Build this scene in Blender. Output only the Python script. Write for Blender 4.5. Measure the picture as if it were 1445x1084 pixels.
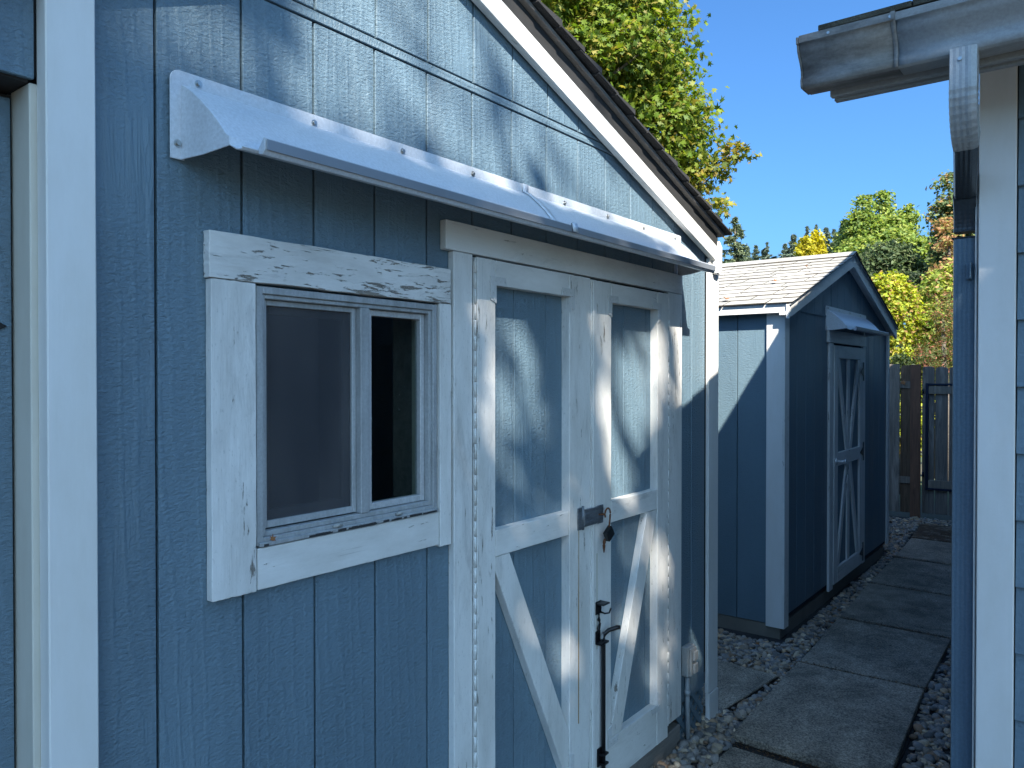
import bpy, bmesh, math, random
import numpy as np
from mathutils import Vector, Matrix
random.seed(7); rng = np.random.default_rng(7)
R = math.radians
for o in list(bpy.data.objects): bpy.data.objects.remove(o, do_unlink=True)
SC = bpy.context.scene; COL = SC.collection

# ------------------------------------------------------------------ camera, sky, sun, exposure
cam_d = bpy.data.cameras.new('camera'); cam = bpy.data.objects.new('camera', cam_d); COL.objects.link(cam)
cam_d.sensor_width = 36; cam_d.lens = 1085 / 1445 * 36; cam_d.clip_start = .02; cam_d.clip_end = 2000
cam.location = (1.574, 0, 1.75)
cam.rotation_euler = (math.pi/2 - math.atan(11/1085), 0, math.atan(835/1085))
SC.camera = cam
SUN = Vector((1.1, -1.0, 1.45)).normalized()
W = bpy.data.worlds.new('World'); SC.world = W; W.use_nodes = True
nt = W.node_tree; nt.nodes.clear()
sky = nt.nodes.new('ShaderNodeTexSky'); sky.sky_type = 'NISHITA'; sky.sun_disc = False
sky.sun_elevation = math.asin(SUN.z); sky.sun_rotation = math.atan2(SUN.x, SUN.y)
sky.air_density = 1.0; sky.dust_density = 3; sky.ozone_density = 6; sky.altitude = 0
bgn = nt.nodes.new('ShaderNodeBackground'); bgn.inputs[1].default_value = .10
wo = nt.nodes.new('ShaderNodeOutputWorld')
tn = nt.nodes.new('ShaderNodeMix'); tn.data_type = 'RGBA'; tn.blend_type = 'MULTIPLY'; tn.inputs[0].default_value = 1; tn.inputs[7].default_value = (.455, .745, .955, 1)
nt.links.new(sky.outputs[0], tn.inputs[6]); nt.links.new(tn.outputs[2], bgn.inputs[0]); nt.links.new(bgn.outputs[0], wo.inputs[0])
sd = bpy.data.lights.new('sun', 'SUN'); sd.energy = 5; sd.angle = R(.53); sd.color = (1, .94, .84)
so = bpy.data.objects.new('sun', sd); COL.objects.link(so)
so.rotation_euler = SUN.to_track_quat('Z', 'Y').to_euler(); so.location = SUN * 30
SC.view_settings.view_transform = 'Standard'; SC.view_settings.look = 'None'
SC.view_settings.gamma = 1; SC.view_settings.exposure = 1.52
SC.view_settings.use_curve_mapping = False
SC.render.resolution_x = 1024; SC.render.resolution_y = 768
SC.cycles.max_bounces = 8; SC.cycles.transparent_max_bounces = 12

# ------------------------------------------------------------------ node helpers
class NB:
    def __init__(s, name):
        s.m = bpy.data.materials.new(name); s.m.use_nodes = True; s.t = s.m.node_tree; s.t.nodes.clear()
        s.out = s.n('ShaderNodeOutputMaterial'); s.b = s.n('ShaderNodeBsdfPrincipled'); s.l(s.b, 0, s.out, 0)
    def n(s, typ, **kw):
        x = s.t.nodes.new(typ)
        for k, v in kw.items(): setattr(x, k, v)
        return x
    def l(s, a, ai, b, bi): s.t.links.new(a.outputs[ai], b.inputs[bi])
    def coords(s, scale=(1, 1, 1), rnd=True):
        tc = s.n('ShaderNodeTexCoord'); mp = s.n('ShaderNodeMapping'); mp.inputs['Scale'].default_value = scale
        if rnd:
            oi = s.n('ShaderNodeObjectInfo'); vm = s.n('ShaderNodeVectorMath', operation='SCALE')
            vm.inputs[0].default_value = (7.3, 11.1, 13.7); s.l(oi, 'Random', vm, 'Scale')
            ad = s.n('ShaderNodeVectorMath', operation='ADD'); s.l(tc, 'Object', ad, 0); s.l(vm, 0, ad, 1); s.l(ad, 0, mp, 0)
        else: s.l(tc, 'Object', mp, 0)
        return mp
    def noise(s, co, scale, detail=4, rough=.55, dist=0):
        x = s.n('ShaderNodeTexNoise'); x.inputs['Scale'].default_value = scale; x.inputs['Detail'].default_value = detail
        x.inputs['Roughness'].default_value = rough; x.inputs['Distortion'].default_value = dist; s.l(co, 0, x, 0); return x
    def ramp(s, src, a, b, ca=(0, 0, 0, 1), cb=(1, 1, 1, 1), out=0):
        x = s.n('ShaderNodeValToRGB'); e = x.color_ramp.elements; e[0].position = a; e[1].position = b
        e[0].color = ca; e[1].color = cb; s.l(src, out, x, 0); return x
    def math(s, op, a, b=None, v=None, c=False):
        x = s.n('ShaderNodeMath', operation=op); x.use_clamp = c; s.l(a[0], a[1], x, 0)
        if b is not None: s.l(b[0], b[1], x, 1)
        if v is not None: x.inputs[1].default_value = v
        return x
    def mix(s, fac, a, b):
        x = s.n('ShaderNodeMix', data_type='RGBA')
        if isinstance(fac, (int, float)): x.inputs[0].default_value = fac
        else: s.l(fac[0], fac[1], x, 0)
        for i, q in ((6, a), (7, b)):
            if isinstance(q, tuple) and isinstance(q[0], (int, float)): x.inputs[i].default_value = (*q[:3], 1)
            else: s.t.links.new(q[0].outputs[q[1]], x.inputs[i])
        return x
    def bump(s, h, dist, strength=1, prev=None):
        x = s.n('ShaderNodeBump'); x.inputs['Distance'].default_value = dist; x.inputs['Strength'].default_value = strength
        s.l(h[0], h[1], x, 'Height')
        if prev: s.l(prev, 0, x, 'Normal')
        return x
    def set(s, **kw):
        for k, v in kw.items(): s.b.inputs[k.replace('_', ' ')].default_value = v

def stretch(axis, across, along): return {'x': (along, across, across), 'y': (across, along, across), 'z': (across, across, along)}[axis]

def siding_mat(name, axis='z', base=(.138, .214, .272), k=1.0):
    """embossed wood-grain siding under semi-gloss blue paint"""
    b = NB(name)
    c1 = b.coords(stretch(axis, 1, .10)); g = b.noise(c1, 55, 6, .62, 1.6)              # long ridges
    c2 = b.coords(stretch(axis, .6, 1.35)); f = b.noise(c2, 105, 4, .66, .45)             # short brushed ribs
    c3 = b.coords(stretch(axis, 1, .35)); m = b.noise(c3, 4.5, 2, .5)
    mk = b.ramp(m, .56, .72)
    c4 = b.coords(stretch(axis, 1, .16)); w = b.n('ShaderNodeTexWave', wave_type='RINGS', wave_profile='SIN')
    w.inputs['Scale'].default_value = 9; w.inputs['Distortion'].default_value = 7; w.inputs['Detail'].default_value = 3
    w.inputs['Detail Scale'].default_value = 1.3; b.l(c4, 0, w, 0)
    wr = b.ramp(w, .62, 1.0)
    h0 = b.mix((mk, 0), (f, 0), (g, 0)); h1 = b.mix(.14, (h0, 2), (wr, 0))
    bp = b.bump((h1, 2), .0064 * k, 1)
    cf = b.noise(b.coords((1, 1, 1)), 420, 2, .5); bp2 = b.bump((cf, 0), .0004, .8, bp)
    b.l(bp2, 0, b.b, 'Normal')
    v = b.noise(c3, 3, 4, .6); vr = b.ramp(v, .3, .75)
    col = b.mix((vr, 0), tuple(x * .9 for x in base), tuple(x * 1.1 for x in base))
    dk = b.ramp(h1, .22, .42, (.82, .82, .82, 1), (1, 1, 1, 1), 2)
    mu = b.n('ShaderNodeMix', data_type='RGBA', blend_type='MULTIPLY'); mu.inputs[0].default_value = .8
    b.l(col, 2, mu, 6); b.l(dk, 0, mu, 7)
    oi = b.n('ShaderNodeObjectInfo'); orr = b.ramp(oi, 0, 1, (.93, .93, .93, 1), (1.06, 1.05, 1.03, 1), 'Random')
    m3 = b.n('ShaderNodeMix', data_type='RGBA', blend_type='MULTIPLY'); m3.inputs[0].default_value = 1; b.l(mu, 2, m3, 6); b.l(orr, 0, m3, 7)
    st_ = b.noise(b.coords(stretch(axis, 1, .25)), 2.2, 7, .7, .5); sr_ = b.ramp(st_, .56, .78); sf_ = b.math('MULTIPLY', (sr_, 0), v=.32)
    m4 = b.mix((sf_, 0), (m3, 2), (.20, .22, .22)); b.l(m4, 2, b.b, 'Base Color')
    rg = b.ramp(v, .3, .7, (.38,) * 3 + (1,), (.54,) * 3 + (1,)); b.l(rg, 0, b.b, 'Roughness'); b.set(Specular_IOR_Level=.55)
    return b.m

def white_mat(name, axis='z', peel=.0, base=(.78, .77, .74), dirt=.25, grain=.5, rough=.42):
    """white painted timber; peel 0..1 sets how much bare grey wood shows"""
    b = NB(name)
    cg = b.coords(stretch(axis, 1, .06)); g = b.noise(cg, 90, 6, .6, .4)
    cl = b.coords(stretch(axis, 1, .3)); lo = b.noise(cl, 5, 3, .5)
    cp = b.coords(stretch(axis, 1, .13)); pn = b.noise(cp, 60, 10, .74, .4)
    ad = b.math('MULTIPLY_ADD', (lo, 0), v=.42); ad.inputs[2].default_value = 0
    sm = b.math('ADD', (pn, 0), (ad, 0))
    th = .955 - peel * .26
    pk = b.ramp(sm, th, th + .012)
    dn = b.noise(cl, 7, 6, .7); dr = b.ramp(dn, .42, .8)
    wh = b.mix((dr, 0), base, tuple(x * (1 - dirt) * q for x, q in zip(base, (1, .985, .95))))
    if peel > .3 and axis == 'z':
        sp = b.noise(b.coords(stretch(axis, 1, .4)), 160, 3, .7); sr = b.ramp(sp, .60, .72); 
        fk = b.math('MULTIPLY', (sr, 0), v=.55); wh = b.mix((fk, 0), (wh, 2), (.42, .43, .41))
    wd = b.mix((g, 0), (.34, .31, .265), (.15, .13, .11))
    if peel > .15:
        ck = b.noise(b.coords(stretch(axis, 1, .022)), 150, 5, .6, .3); ckr = b.ramp(ck, .655, .70); lm = b.ramp(lo, .48, .62)
        cm = b.math('MULTIPLY', (ckr, 0), (lm, 0)); cq = b.math('MULTIPLY', (cm, 0), v=.75); wh = b.mix((cq, 0), (wh, 2), (.17, .16, .14))
        gy = b.noise(b.coords(stretch(axis, 1, .2)), 11, 9, .78, .6); gr_ = b.ramp(gy, .56, .72); gq = b.math('MULTIPLY', (gr_, 0), v=.6 + .3 * peel); wh = b.mix((gq, 0), (wh, 2), (.40, .40, .385))
    cc = b.mix((pk, 0), (wh, 2), (wd, 2)); b.l(cc, 2, b.b, 'Base Color')
    ig = b.math('SUBTRACT', (g, 0), (pk, 0)); 
    b1 = b.bump((g, 0), .0011 * grain, .9); pi_ = b.math('MULTIPLY', (pk, 0), v=-1); b2 = b.bump((pi_, 0), .0012, 1, b1)
    fn = b.noise(b.coords(), 30, 3, .5); b3 = b.bump((fn, 0), .0012, .6, b2); b.l(b3, 0, b.b, 'Normal')
    rr = b.ramp(pk, 0, 1, (rough,) * 3 + (1,), (.85,) * 3 + (1,)); b.l(rr, 0, b.b, 'Roughness')
    return b.m

def plain(name, col, rough=.5, metal=0, bumps=0, scale=60, vary=.12, spec=.5):
    b = NB(name); co = b.coords(); n = b.noise(co, scale, 5, .6); n2 = b.noise(co, 6, 4, .6)
    r = b.ramp(n2, .3, .7); c = b.mix((r, 0), tuple(x * (1 - vary) for x in col), tuple(min(1, x * (1 + vary)) for x in col))
    b.l(c, 2, b.b, 'Base Color'); b.set(Roughness=rough, Metallic=metal, Specular_IOR_Level=spec)
    if bumps: bp = b.bump((n, 0), bumps, 1); b.l(bp, 0, b.b, 'Normal')
    return b.m

def stained(name, col, stain, axis, lo=.45, hi=.7, rough=.5, metal=0, scale=8, along=.2, bumps=.0006):
    b = NB(name); co = b.coords(stretch(axis, 1, along), False); n = b.noise(co, scale, 7, .7, .3); r = b.ramp(n, lo, hi)
    c = b.mix((r, 0), col, stain); f = b.noise(b.coords(), 140, 4, .6); fr = b.ramp(f, .35, .7, (.82,) * 3 + (1,))
    mu = b.n('ShaderNodeMix', data_type='RGBA', blend_type='MULTIPLY'); mu.inputs[0].default_value = 1
    b.l(c, 2, mu, 6); b.l(fr, 0, mu, 7); b.l(mu, 2, b.b, 'Base Color')
    b.set(Roughness=rough, Metallic=metal); bp = b.bump((f, 0), bumps, 1); b.l(bp, 0, b.b, 'Normal'); return b.m

def tint_mat(name, rough=.6, trans=0, bumps=0, scale=80, spec=.3):
    """colour comes from each leaf's / pebble's own tint"""
    b = NB(name); at = b.n('ShaderNodeAttribute', attribute_name='tint'); b.l(at, 'Color', b.b, 'Base Color')
    b.set(Roughness=rough, Specular_IOR_Level=spec)
    if bumps:
        n = b.noise(b.coords(rnd=False), scale, 4, .6); bp = b.bump((n, 0), bumps, 1); b.l(bp, 0, b.b, 'Normal')
        nr = b.ramp(n, .3, .75, (.75,) * 3 + (1,), (1.15, 1.12, 1.1, 1)); mu = b.n('ShaderNodeMix', data_type='RGBA', blend_type='MULTIPLY')
        mu.inputs[0].default_value = 1; b.l(at, 'Color', mu, 6); b.l(nr, 0, mu, 7); b.l(mu, 2, b.b, 'Base Color')
    if trans:
        tr = b.n('ShaderNodeBsdfTranslucent'); hs = b.n('ShaderNodeHueSaturation'); hs.inputs['Value'].default_value = 1.5
        hs.inputs['Saturation'].default_value = 1.1; b.l(at, 'Color', hs, 'Color'); b.l(hs, 0, tr, 0)
        mx = b.n('ShaderNodeMixShader'); mx.inputs[0].default_value = trans; b.l(b.b, 0, mx, 1); b.l(tr, 0, mx, 2); b.l(mx, 0, b.out, 0)
    return b.m

M = {}
for ax in 'xyz': M['blue_' + ax] = siding_mat('blue_siding_' + ax, ax)
M['blue_lap'] = siding_mat('blue_lap_siding', 'x', k=.5)
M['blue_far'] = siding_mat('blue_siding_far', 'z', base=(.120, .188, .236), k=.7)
for ax in 'xyz':
    M['white_' + ax] = white_mat('white_paint_' + ax, ax, peel=.02, dirt=.1)
    M['worn_' + ax] = white_mat('worn_white_paint_' + ax, ax, peel=.37, dirt=.28, grain=.9)
    M['peel_' + ax] = white_mat('peeling_white_paint_' + ax, ax, peel=.62, dirt=.36, grain=1.7, rough=.6)
M['white_weather'] = white_mat('speckled_white_paint_z', 'z', peel=.50, dirt=.42, grain=1.6, rough=.6)
M['jamb'] = white_mat('cream_jamb_paint', 'z', peel=.05, base=(.66, .63, .55), dirt=.15)
M['awning'] = stained('awning_plastic', (.64, .68, .73), (.55, .58, .62), 'z', .5, .9, .30, 0, 10, .15, .0002)
M['alum'] = stained('weathered_aluminium', (.46, .48, .49), (.27, .28, .28), 'z', .42, .8, .45, .15, 30, .15)
M['alum_bright'] = stained('bright_aluminium', (.62, .63, .64), (.45, .46, .47), 'z', .4, .75, .35, .2, 30, .15)
M['drip'] = stained('grimy_roof_edge_strip', (.03, .03, .031), (.018, .018, .018), 'y', .4, .7, .8, 0, 12, .2)  # grime plus the shade of the overhanging shingles, put into a near-black colour
M['plate'] = white_mat('painted_steel_plate', 'z', peel=.34, base=(.66, .66, .65), dirt=.3)
M['zinc'] = stained('galvanised_hasp', (.24, .27, .30), (.12, .13, .14), 'y', .4, .7, .45, .6, 60)
M['steel'] = plain('screw_steel', (.5, .5, .48), .3, .9)
M['black'] = plain('black_iron', (.012, .012, .014), .38, .3, .0003, 120)
M['brass'] = plain('dark_padlock_body', (.035, .035, .035), .3, .6)
M['rust'] = plain('rusty_iron', (.16, .06, .025), .8, .2, .0006, 200, .4)
M['dark'] = plain('dark_sheathing', (.03, .03, .032), .8)
M['timber'] = stained('bare_weathered_timber', (.24, .22, .2), (.13, .12, .11), 'y', .4, .7, .8, 0, 25, .08, .001)
M['gutter'] = stained('gutter_paint', (.38, .39, .39), (.22, .215, .20), 'x', .47, .72, .42, 0, 9, .35)
M['gutter_old'] = stained('grimy_gutter_paint', (.33, .325, .31), (.12, .11, .10), 'x', .38, .62, .5, 0, 11, .3)
M['fascia'] = stained('eave_fascia_paint', (.36, .37, .37), (.20, .19, .17), 'x', .45, .8, .5, 0, 9, .12)
M['elbow'] = stained('elbow_paint', (.42, .44, .45), (.24, .25, .24), 'z', .45, .8, .38, .1, 14, .3)
M['spout'] = stained('blue_spout_paint', (.11, .175, .235), (.08, .13, .18), 'z', .45, .8, .35, 0, 14, .15)
M['spout_dark'] = stained('dark_spout_paint', (.045, .06, .075), (.03, .04, .05), 'z', .45, .8, .35, 0, 14, .15)  # darker tone for the offset pipe and lower elbow
M['shingle_dark'] = plain('dark_asphalt_shingle', (.028, .028, .029), .95, 0, .003, 260, .35)
M['moss'] = plain('mossy_shingle_edge', (.06, .055, .04), .98, 0, .006, 160, .5)
M['conduit'] = plain('grey_conduit', (.35, .37, .38), .5)
M['concrete_base'] = plain('shed_footing_concrete', (.20, .18, .15), .9, 0, .002, 60)
M['plastic_white'] = stained('outlet_cover_plastic', (.42, .42, .40), (.28, .28, .26), 'z', .45, .75, .5, 0, 30, .5)
M['handle'] = plain('white_metal_handle', (.75, .76, .76), .25, .3)

def glass_mat():
    b = NB('window_glass'); b.set(Base_Color=(.02, .025, .03, 1), Roughness=.03, Specular_IOR_Level=.6)
    tr = b.n('ShaderNodeBsdfTransparent'); tr.inputs[0].default_value = (.75, .8, .78, 1)
    gl = b.n('ShaderNodeBsdfGlossy'); gl.inputs['Roughness'].default_value = .02; fr = b.n('ShaderNodeFresnel'); fr.inputs[0].default_value = 1.5
    ge = b.n('ShaderNodeNewGeometry'); inv = b.math('SUBTRACT', (fr, 0)); inv.inputs[0].default_value = 1; b.t.links.new(ge.outputs['Backfacing'], inv.inputs[1]); [b.t.links.remove(l_) for l_ in list(inv.inputs[0].links)]; inv.inputs[0].default_value = 1
    fx = b.math('MULTIPLY', (fr, 0), (inv, 0), c=True); mx = b.n('ShaderNodeMixShader'); b.l(fx, 0, mx, 0); b.l(tr, 0, mx, 1); b.l(gl, 0, mx, 2)
    ds = b.noise(b.coords(), 90, 2, .5); dr = b.ramp(ds, .74, .80); df = b.n('ShaderNodeBsdfDiffuse'); df.inputs[0].default_value = (.5, .5, .5, 1)
    f2 = b.math('MULTIPLY', (dr, 0), v=.5); m2 = b.n('ShaderNodeMixShader'); b.l(f2, 0, m2, 0); b.l(mx, 0, m2, 1); b.l(df, 0, m2, 2); b.l(m2, 0, b.out, 0)
    return b.m
M['glass'] = glass_mat()
def screen_mat():
    b = NB('insect_screen'); b.set(Base_Color=(.06, .062, .07, 1), Roughness=.7, Specular_IOR_Level=.3)
    tr = b.n('ShaderNodeBsdfTransparent'); mx = b.n('ShaderNodeMixShader'); mx.inputs[0].default_value = .42
    b.l(b.b, 0, mx, 1); b.l(tr, 0, mx, 2); b.l(mx, 0, b.out, 0)
    n = b.noise(b.coords(stretch('z', 1, .4)), 6, 4, .6); c = b.ramp(n, .35, .7, (.05, .053, .062, 1), (.10, .10, .105, 1)); b.l(c, 0, b.b, 'Base Color')
    return b.m
M['screen'] = screen_mat()
def slab_mat(name, a=(.46, .395, .315), c=(.21, .185, .15), brown=0):
    b = NB(name); co = b.coords(); n = b.noise(co, 4.5, 9, .72, .5); r = b.ramp(n, .38, .66)
    col = b.mix((r, 0), c, a); f = b.noise(co, 120, 6, .75); fr = b.ramp(f, .40, .62, (.38, .38, .38, 1), (1.5, 1.47, 1.4, 1))
    mu = b.n('ShaderNodeMix', data_type='RGBA', blend_type='MULTIPLY'); mu.inputs[0].default_value = 1; b.l(col, 2, mu, 6); b.l(fr, 0, mu, 7)
    s = b.noise(b.coords(), 14, 10, .8, .8); sr = b.ramp(s, .63, .70); fs = b.math('MULTIPLY', (sr, 0), v=.5); o = b.mix((fs, 0), (mu, 2), (.42, .41, .38))
    if brown:
        q = b.noise(co, 6, 6, .7); qr = b.ramp(q, .36, .5); o = b.mix((qr, 0), (o, 2), (.085, .055, .035))
    b.l(o, 2, b.b, 'Base Color'); b.set(Roughness=.88, Specular_IOR_Level=.35)
    bp = b.bump((f, 0), .0045, 1); bp2 = b.bump((n, 0), .01, .6, bp); b.l(bp2, 0, b.b, 'Normal'); return b.m
M['slab'] = slab_mat('aggregate_concrete'); M['slab_brown'] = slab_mat('needle_covered_concrete', brown=1)
M['patio'] = slab_mat('sunlit_patio_concrete', (.13, .125, .115), (.09, .088, .08))
def fence_mat(name, a, c):
    b = NB(name); co = b.coords(stretch('z', 1, .05)); n = b.noise(co, 60, 7, .65, .6); r = b.ramp(n, .3, .75); col = b.mix((r, 0), c, a)
    s = b.noise(b.coords(stretch('z', 1, .12)), 7, 6, .7, .5); sr = b.ramp(s, .55, .75); fs = b.math('MULTIPLY', (sr, 0), v=.6)
    o = b.mix((fs, 0), (col, 2), tuple(min(1, x * 2.3) for x in a)); b.l(o, 2, b.b, 'Base Color'); b.set(Roughness=.9, Specular_IOR_Level=.2)
    bp = b.bump((n, 0), .004, 1); b.l(bp, 0, b.b, 'Normal'); return b.m
M['fence'] = fence_mat('weathered_cedar_board', (.26, .165, .105), (.10, .066, .044))
M['fence_grey'] = fence_mat('silvered_cedar_board', (.32, .27, .225), (.15, .125, .105))
M['post_red'] = fence_mat('red_brown_post', (.28, .14, .085), (.15, .08, .055))
M['rail'] = fence_mat('pale_fence_rail', (.34, .28, .22), (.18, .15, .12))
M['gate_metal'] = plain('dark_blue_gate_metal', (.012, .02, .045), .4, .3)
M['bark'] = plain('tree_bark', (.12, .10, .08), .95, 0, .02, 25, .3)
def shingle_white():
    b = NB('pale_roof_shingle'); co = b.coords(); n = b.noise(co, 330, 4, .7); oi = b.n('ShaderNodeObjectInfo')
    r = b.ramp(oi, 0, 1, (.30, .295, .275, 1), (.41, .40, .375, 1), 'Random'); gr = b.ramp(n, .3, .7, (.72, .72, .72, 1), (1.12, 1.12, 1.12, 1))
    mu = b.n('ShaderNodeMix', data_type='RGBA', blend_type='MULTIPLY'); mu.inputs[0].default_value = 1; b.l(r, 0, mu, 6); b.l(gr, 0, mu, 7)
    d = b.noise(b.coords(rnd=False), 5, 6, .7); dr = b.ramp(d, .5, .75); fd = b.math('MULTIPLY', (dr, 0), v=.35); o = b.mix((fd, 0), (mu, 2), (.26, .23, .19))
    b.l(o, 2, b.b, 'Base Color'); b.set(Roughness=.95, Specular_IOR_Level=.2); bp = b.bump((n, 0), .0012, 1); b.l(bp, 0, b.b, 'Normal'); return b.m
M['shingle_white'] = shingle_white()
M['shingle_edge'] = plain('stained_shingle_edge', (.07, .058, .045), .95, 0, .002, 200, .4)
M['gap'] = plain('shingle_underlay', (.05, .045, .04), .95)
def ground_mat():
    b = NB('ground_soil_and_grass'); co = b.coords(rnd=False); n = b.noise(co, .5, 6, .6); r = b.ramp(n, .4, .6); c = b.mix((r, 0), (.09, .08, .055), (.06, .09, .035))
    f = b.noise(co, 60, 5, .7); b.l(c, 2, b.b, 'Base Color'); b.set(Roughness=.95); bp = b.bump((f, 0), .02, 1); b.l(bp, 0, b.b, 'Normal'); return b.m
M['ground'] = ground_mat()
M['soil'] = plain('dark_gravel_bed', (.035, .032, .03), .95, 0, .01, 90, .3)
M['pebble'] = tint_mat('river_pebble', .62, 0, .0015, 180, .4)
M['leaf'] = tint_mat('tree_leaf', .5, .42, 0, 80, .22)
M['needle'] = tint_mat('conifer_needle', .7, .12)
M['hedge_dark'] = plain('hedge_shade', (.02, .03, .015), .9)
M['dry_leaf'] = plain('dry_leaf', (.28, .11, .03), .7, 0, .001, 60, .35)

# ------------------------------------------------------------------ object helpers
def root_loc(p):
    v = Vector((0, 0, 0))
    while p is not None: v += p.location; p = p.parent
    return v
def link(me, name, mat, parent, label=None):
    o = bpy.data.objects.new(name, me); COL.objects.link(o)
    if mat is not None: me.materials.append(mat if not isinstance(mat, str) else M[mat])
    if parent is not None: o.parent = parent
    if label: o['label'] = label
    return o
def thing(name, label, cat, loc=(0, 0, 0), group=None):
    o = bpy.data.objects.new(name, None); COL.objects.link(o); o.location = loc; o.empty_display_size = .1
    o['label'] = label; o['category'] = cat
    if group: o['group'] = group
    return o
def tag(o, label, cat, group=None):
    o['label'] = label; o['category'] = cat
    if group: o['group'] = group
    return o
class MB:
    def __init__(s): s.bm = bmesh.new()
    def prism(s, poly, axis, a0, a1, bev=0):
        """poly: 2-D points in the two other axes (y,z | x,z | x,y), extruded along axis"""
        def P(q, a):
            return {'x': (a, q[0], q[1]), 'y': (q[0], a, q[1]), 'z': (q[0], q[1], a)}[axis]
        t = bmesh.new()
        A = [t.verts.new(P(q, a0)) for q in poly]; B = [t.verts.new(P(q, a1)) for q in poly]; n = len(poly)
        t.faces.new(A); t.faces.new(B[::-1])
        for i in range(n): t.faces.new((A[i], B[i], B[(i + 1) % n], A[(i + 1) % n]))
        bmesh.ops.recalc_face_normals(t, faces=t.faces)
        if bev: bmesh.ops.bevel(t, geom=t.edges[:], offset=bev, segments=1, affect='EDGES', profile=.5)
        s.merge(t); return s
    def merge(s, t):
        me = bpy.data.meshes.new('tmp'); t.to_mesh(me); t.free(); s.bm.from_mesh(me); bpy.data.meshes.remove(me)
    def box(s, x0, x1, y0, y1, z0, z1, bev=0):
        return s.prism([(x0, y0), (x1, y0), (x1, y1), (x0, y1)], 'z', z0, z1, bev)
    def tube(s, pts, rads, seg=8, cap=True):
        pts = [Vector(p) for p in pts]; rings = []
        if isinstance(rads, (int, float)): rads = [rads] * len(pts)
        for i, p in enumerate(pts):
            d = (pts[min(i + 1, len(pts) - 1)] - pts[max(i - 1, 0)]).normalized()
            u = d.cross(Vector((0, 0, 1)));
            if u.length < .05: u = d.cross(Vector((1, 0, 0)))
            u.normalize(); v = d.cross(u)
            rings.append([s.bm.verts.new(p + (u * math.cos(2 * math.pi * k / seg) + v * math.sin(2 * math.pi * k / seg)) * rads[i]) for k in range(seg)])
        for a, b in zip(rings, rings[1:]):
            for k in range(seg):
                f = s.bm.faces.new((a[k], a[(k + 1) % seg], b[(k + 1) % seg], b[k])); f.smooth = True
        if cap: s.bm.faces.new(rings[0][::-1]); s.bm.faces.new(rings[-1])
        return s
    def cyl(s, c, axis, r, h, seg=12):
        d = {'x': Vector((h, 0, 0)), 'y': Vector((0, h, 0)), 'z': Vector((0, 0, h))}[axis]
        return s.tube([Vector(c), Vector(c) + d], r, seg)
    def build(s, name, mat, parent=None, label=None, kind=None, smooth=False):
        loc = root_loc(parent); bmesh.ops.translate(s.bm, verts=s.bm.verts, vec=-loc)
        bmesh.ops.recalc_face_normals(s.bm, faces=s.bm.faces)
        me = bpy.data.meshes.new(name); s.bm.to_mesh(me); s.bm.free()
        if smooth:
            for p in me.polygons: p.use_smooth = True
        o = link(me, name, mat, parent, label)
        if kind: o['kind'] = kind
        return o
def box(name, mat, parent, x0, x1, y0, y1, z0, z1, bev=.0015, label=None, kind=None):
    return MB().box(x0, x1, y0, y1, z0, z1, bev).build(name, mat, parent, label, kind)
def prism(name, mat, parent, poly, axis, a0, a1, bev=.0015, label=None, kind=None):
    return MB().prism(poly, axis, a0, a1, bev).build(name, mat, parent, label, kind)
def fast_mesh(name, V, F, tint=None, smooth=False):
    """V (n,3), F (m,k) arrays; tint (n,3)"""
    me = bpy.data.meshes.new(name); n, m, k = len(V), len(F), F.shape[1]
    me.vertices.add(n); me.vertices.foreach_set('co', np.ascontiguousarray(V, dtype=np.float32).ravel())
    me.loops.add(m * k); me.loops.foreach_set('vertex_index', np.ascontiguousarray(F, dtype=np.int32).ravel())
    me.polygons.add(m); me.polygons.foreach_set('loop_start', np.arange(0, m * k, k, dtype=np.int32))
    if smooth: me.polygons.foreach_set('use_smooth', np.ones(m, dtype=bool))
    me.update(calc_edges=True)
    if tint is not None:
        a = me.color_attributes.new('tint', 'FLOAT_COLOR', 'POINT'); c = np.ones((n, 4), dtype=np.float32); c[:, :3] = tint; a.data.foreach_set('color', c.ravel())
    return me

# ------------------------------------------------------------------ setting: ground, path, gravel
g = MB(); g.box(-400, 400, -400, 400, -.3, -.03); go = g.build('ground', 'ground'); go['kind'] = 'structure'
gb = MB(); gb.prism([(-3.2, 3.85), (-.2, 3.85), (-.2, -6), (1.9, -6), (1.9, 2.38), (1.29, 2.38), (1.29, 10.5), (-3.2, 10.5), (-3.2, 8.3), (-.25, 8.3), (-.25, 5.25), (-3.2, 5.25)], 'z', -.028, .006)
gbo = gb.build('gravel_bed', 'soil'); gbo['kind'] = 'structure'
pt_ = MB()
for i in range(5):
    for j in range(6): pt_.box(1.905 + i * 1.5, 3.395 + i * 1.5, -7 + j * 1.55, -5.46 + j * 1.55, -.02, .03, .004)
pto = pt_.build('patio', 'patio'); pto['kind'] = 'structure'  # unseen paving, added to bounce sunlight onto the shaded walls
path = MB().prism([(.16, -5.5), (1.15, -5.5), (.86, 3.5), (.76, 10.0), (.0, 10.0), (.04, 7), (.2, 3.6)], 'z', .007, .016).build('path', 'soil'); path['kind'] = 'structure'
def slab(pts, top=.045, mat='slab', label=None):
    b = MB(); t = bmesh.new()
    cx = sum(p[0] for p in pts) / len(pts); cy = sum(p[1] for p in pts) / len(pts)
    ring = []
    for i, p in enumerate(pts):                        # slightly worn outline
        q = pts[(i + 1) % len(pts)]
        for k in range(5):
            f = k / 5; jx, jy = (random.uniform(-.0022, .0022), random.uniform(-.0022, .0022)) if k else (0, 0)
            ring.append((p[0] + (q[0] - p[0]) * f + jx, p[1] + (q[1] - p[1]) * f + jy))
    b.prism(ring, 'z', .0165, top, .004); return b.build('paving_slab', mat, path, label)
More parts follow.
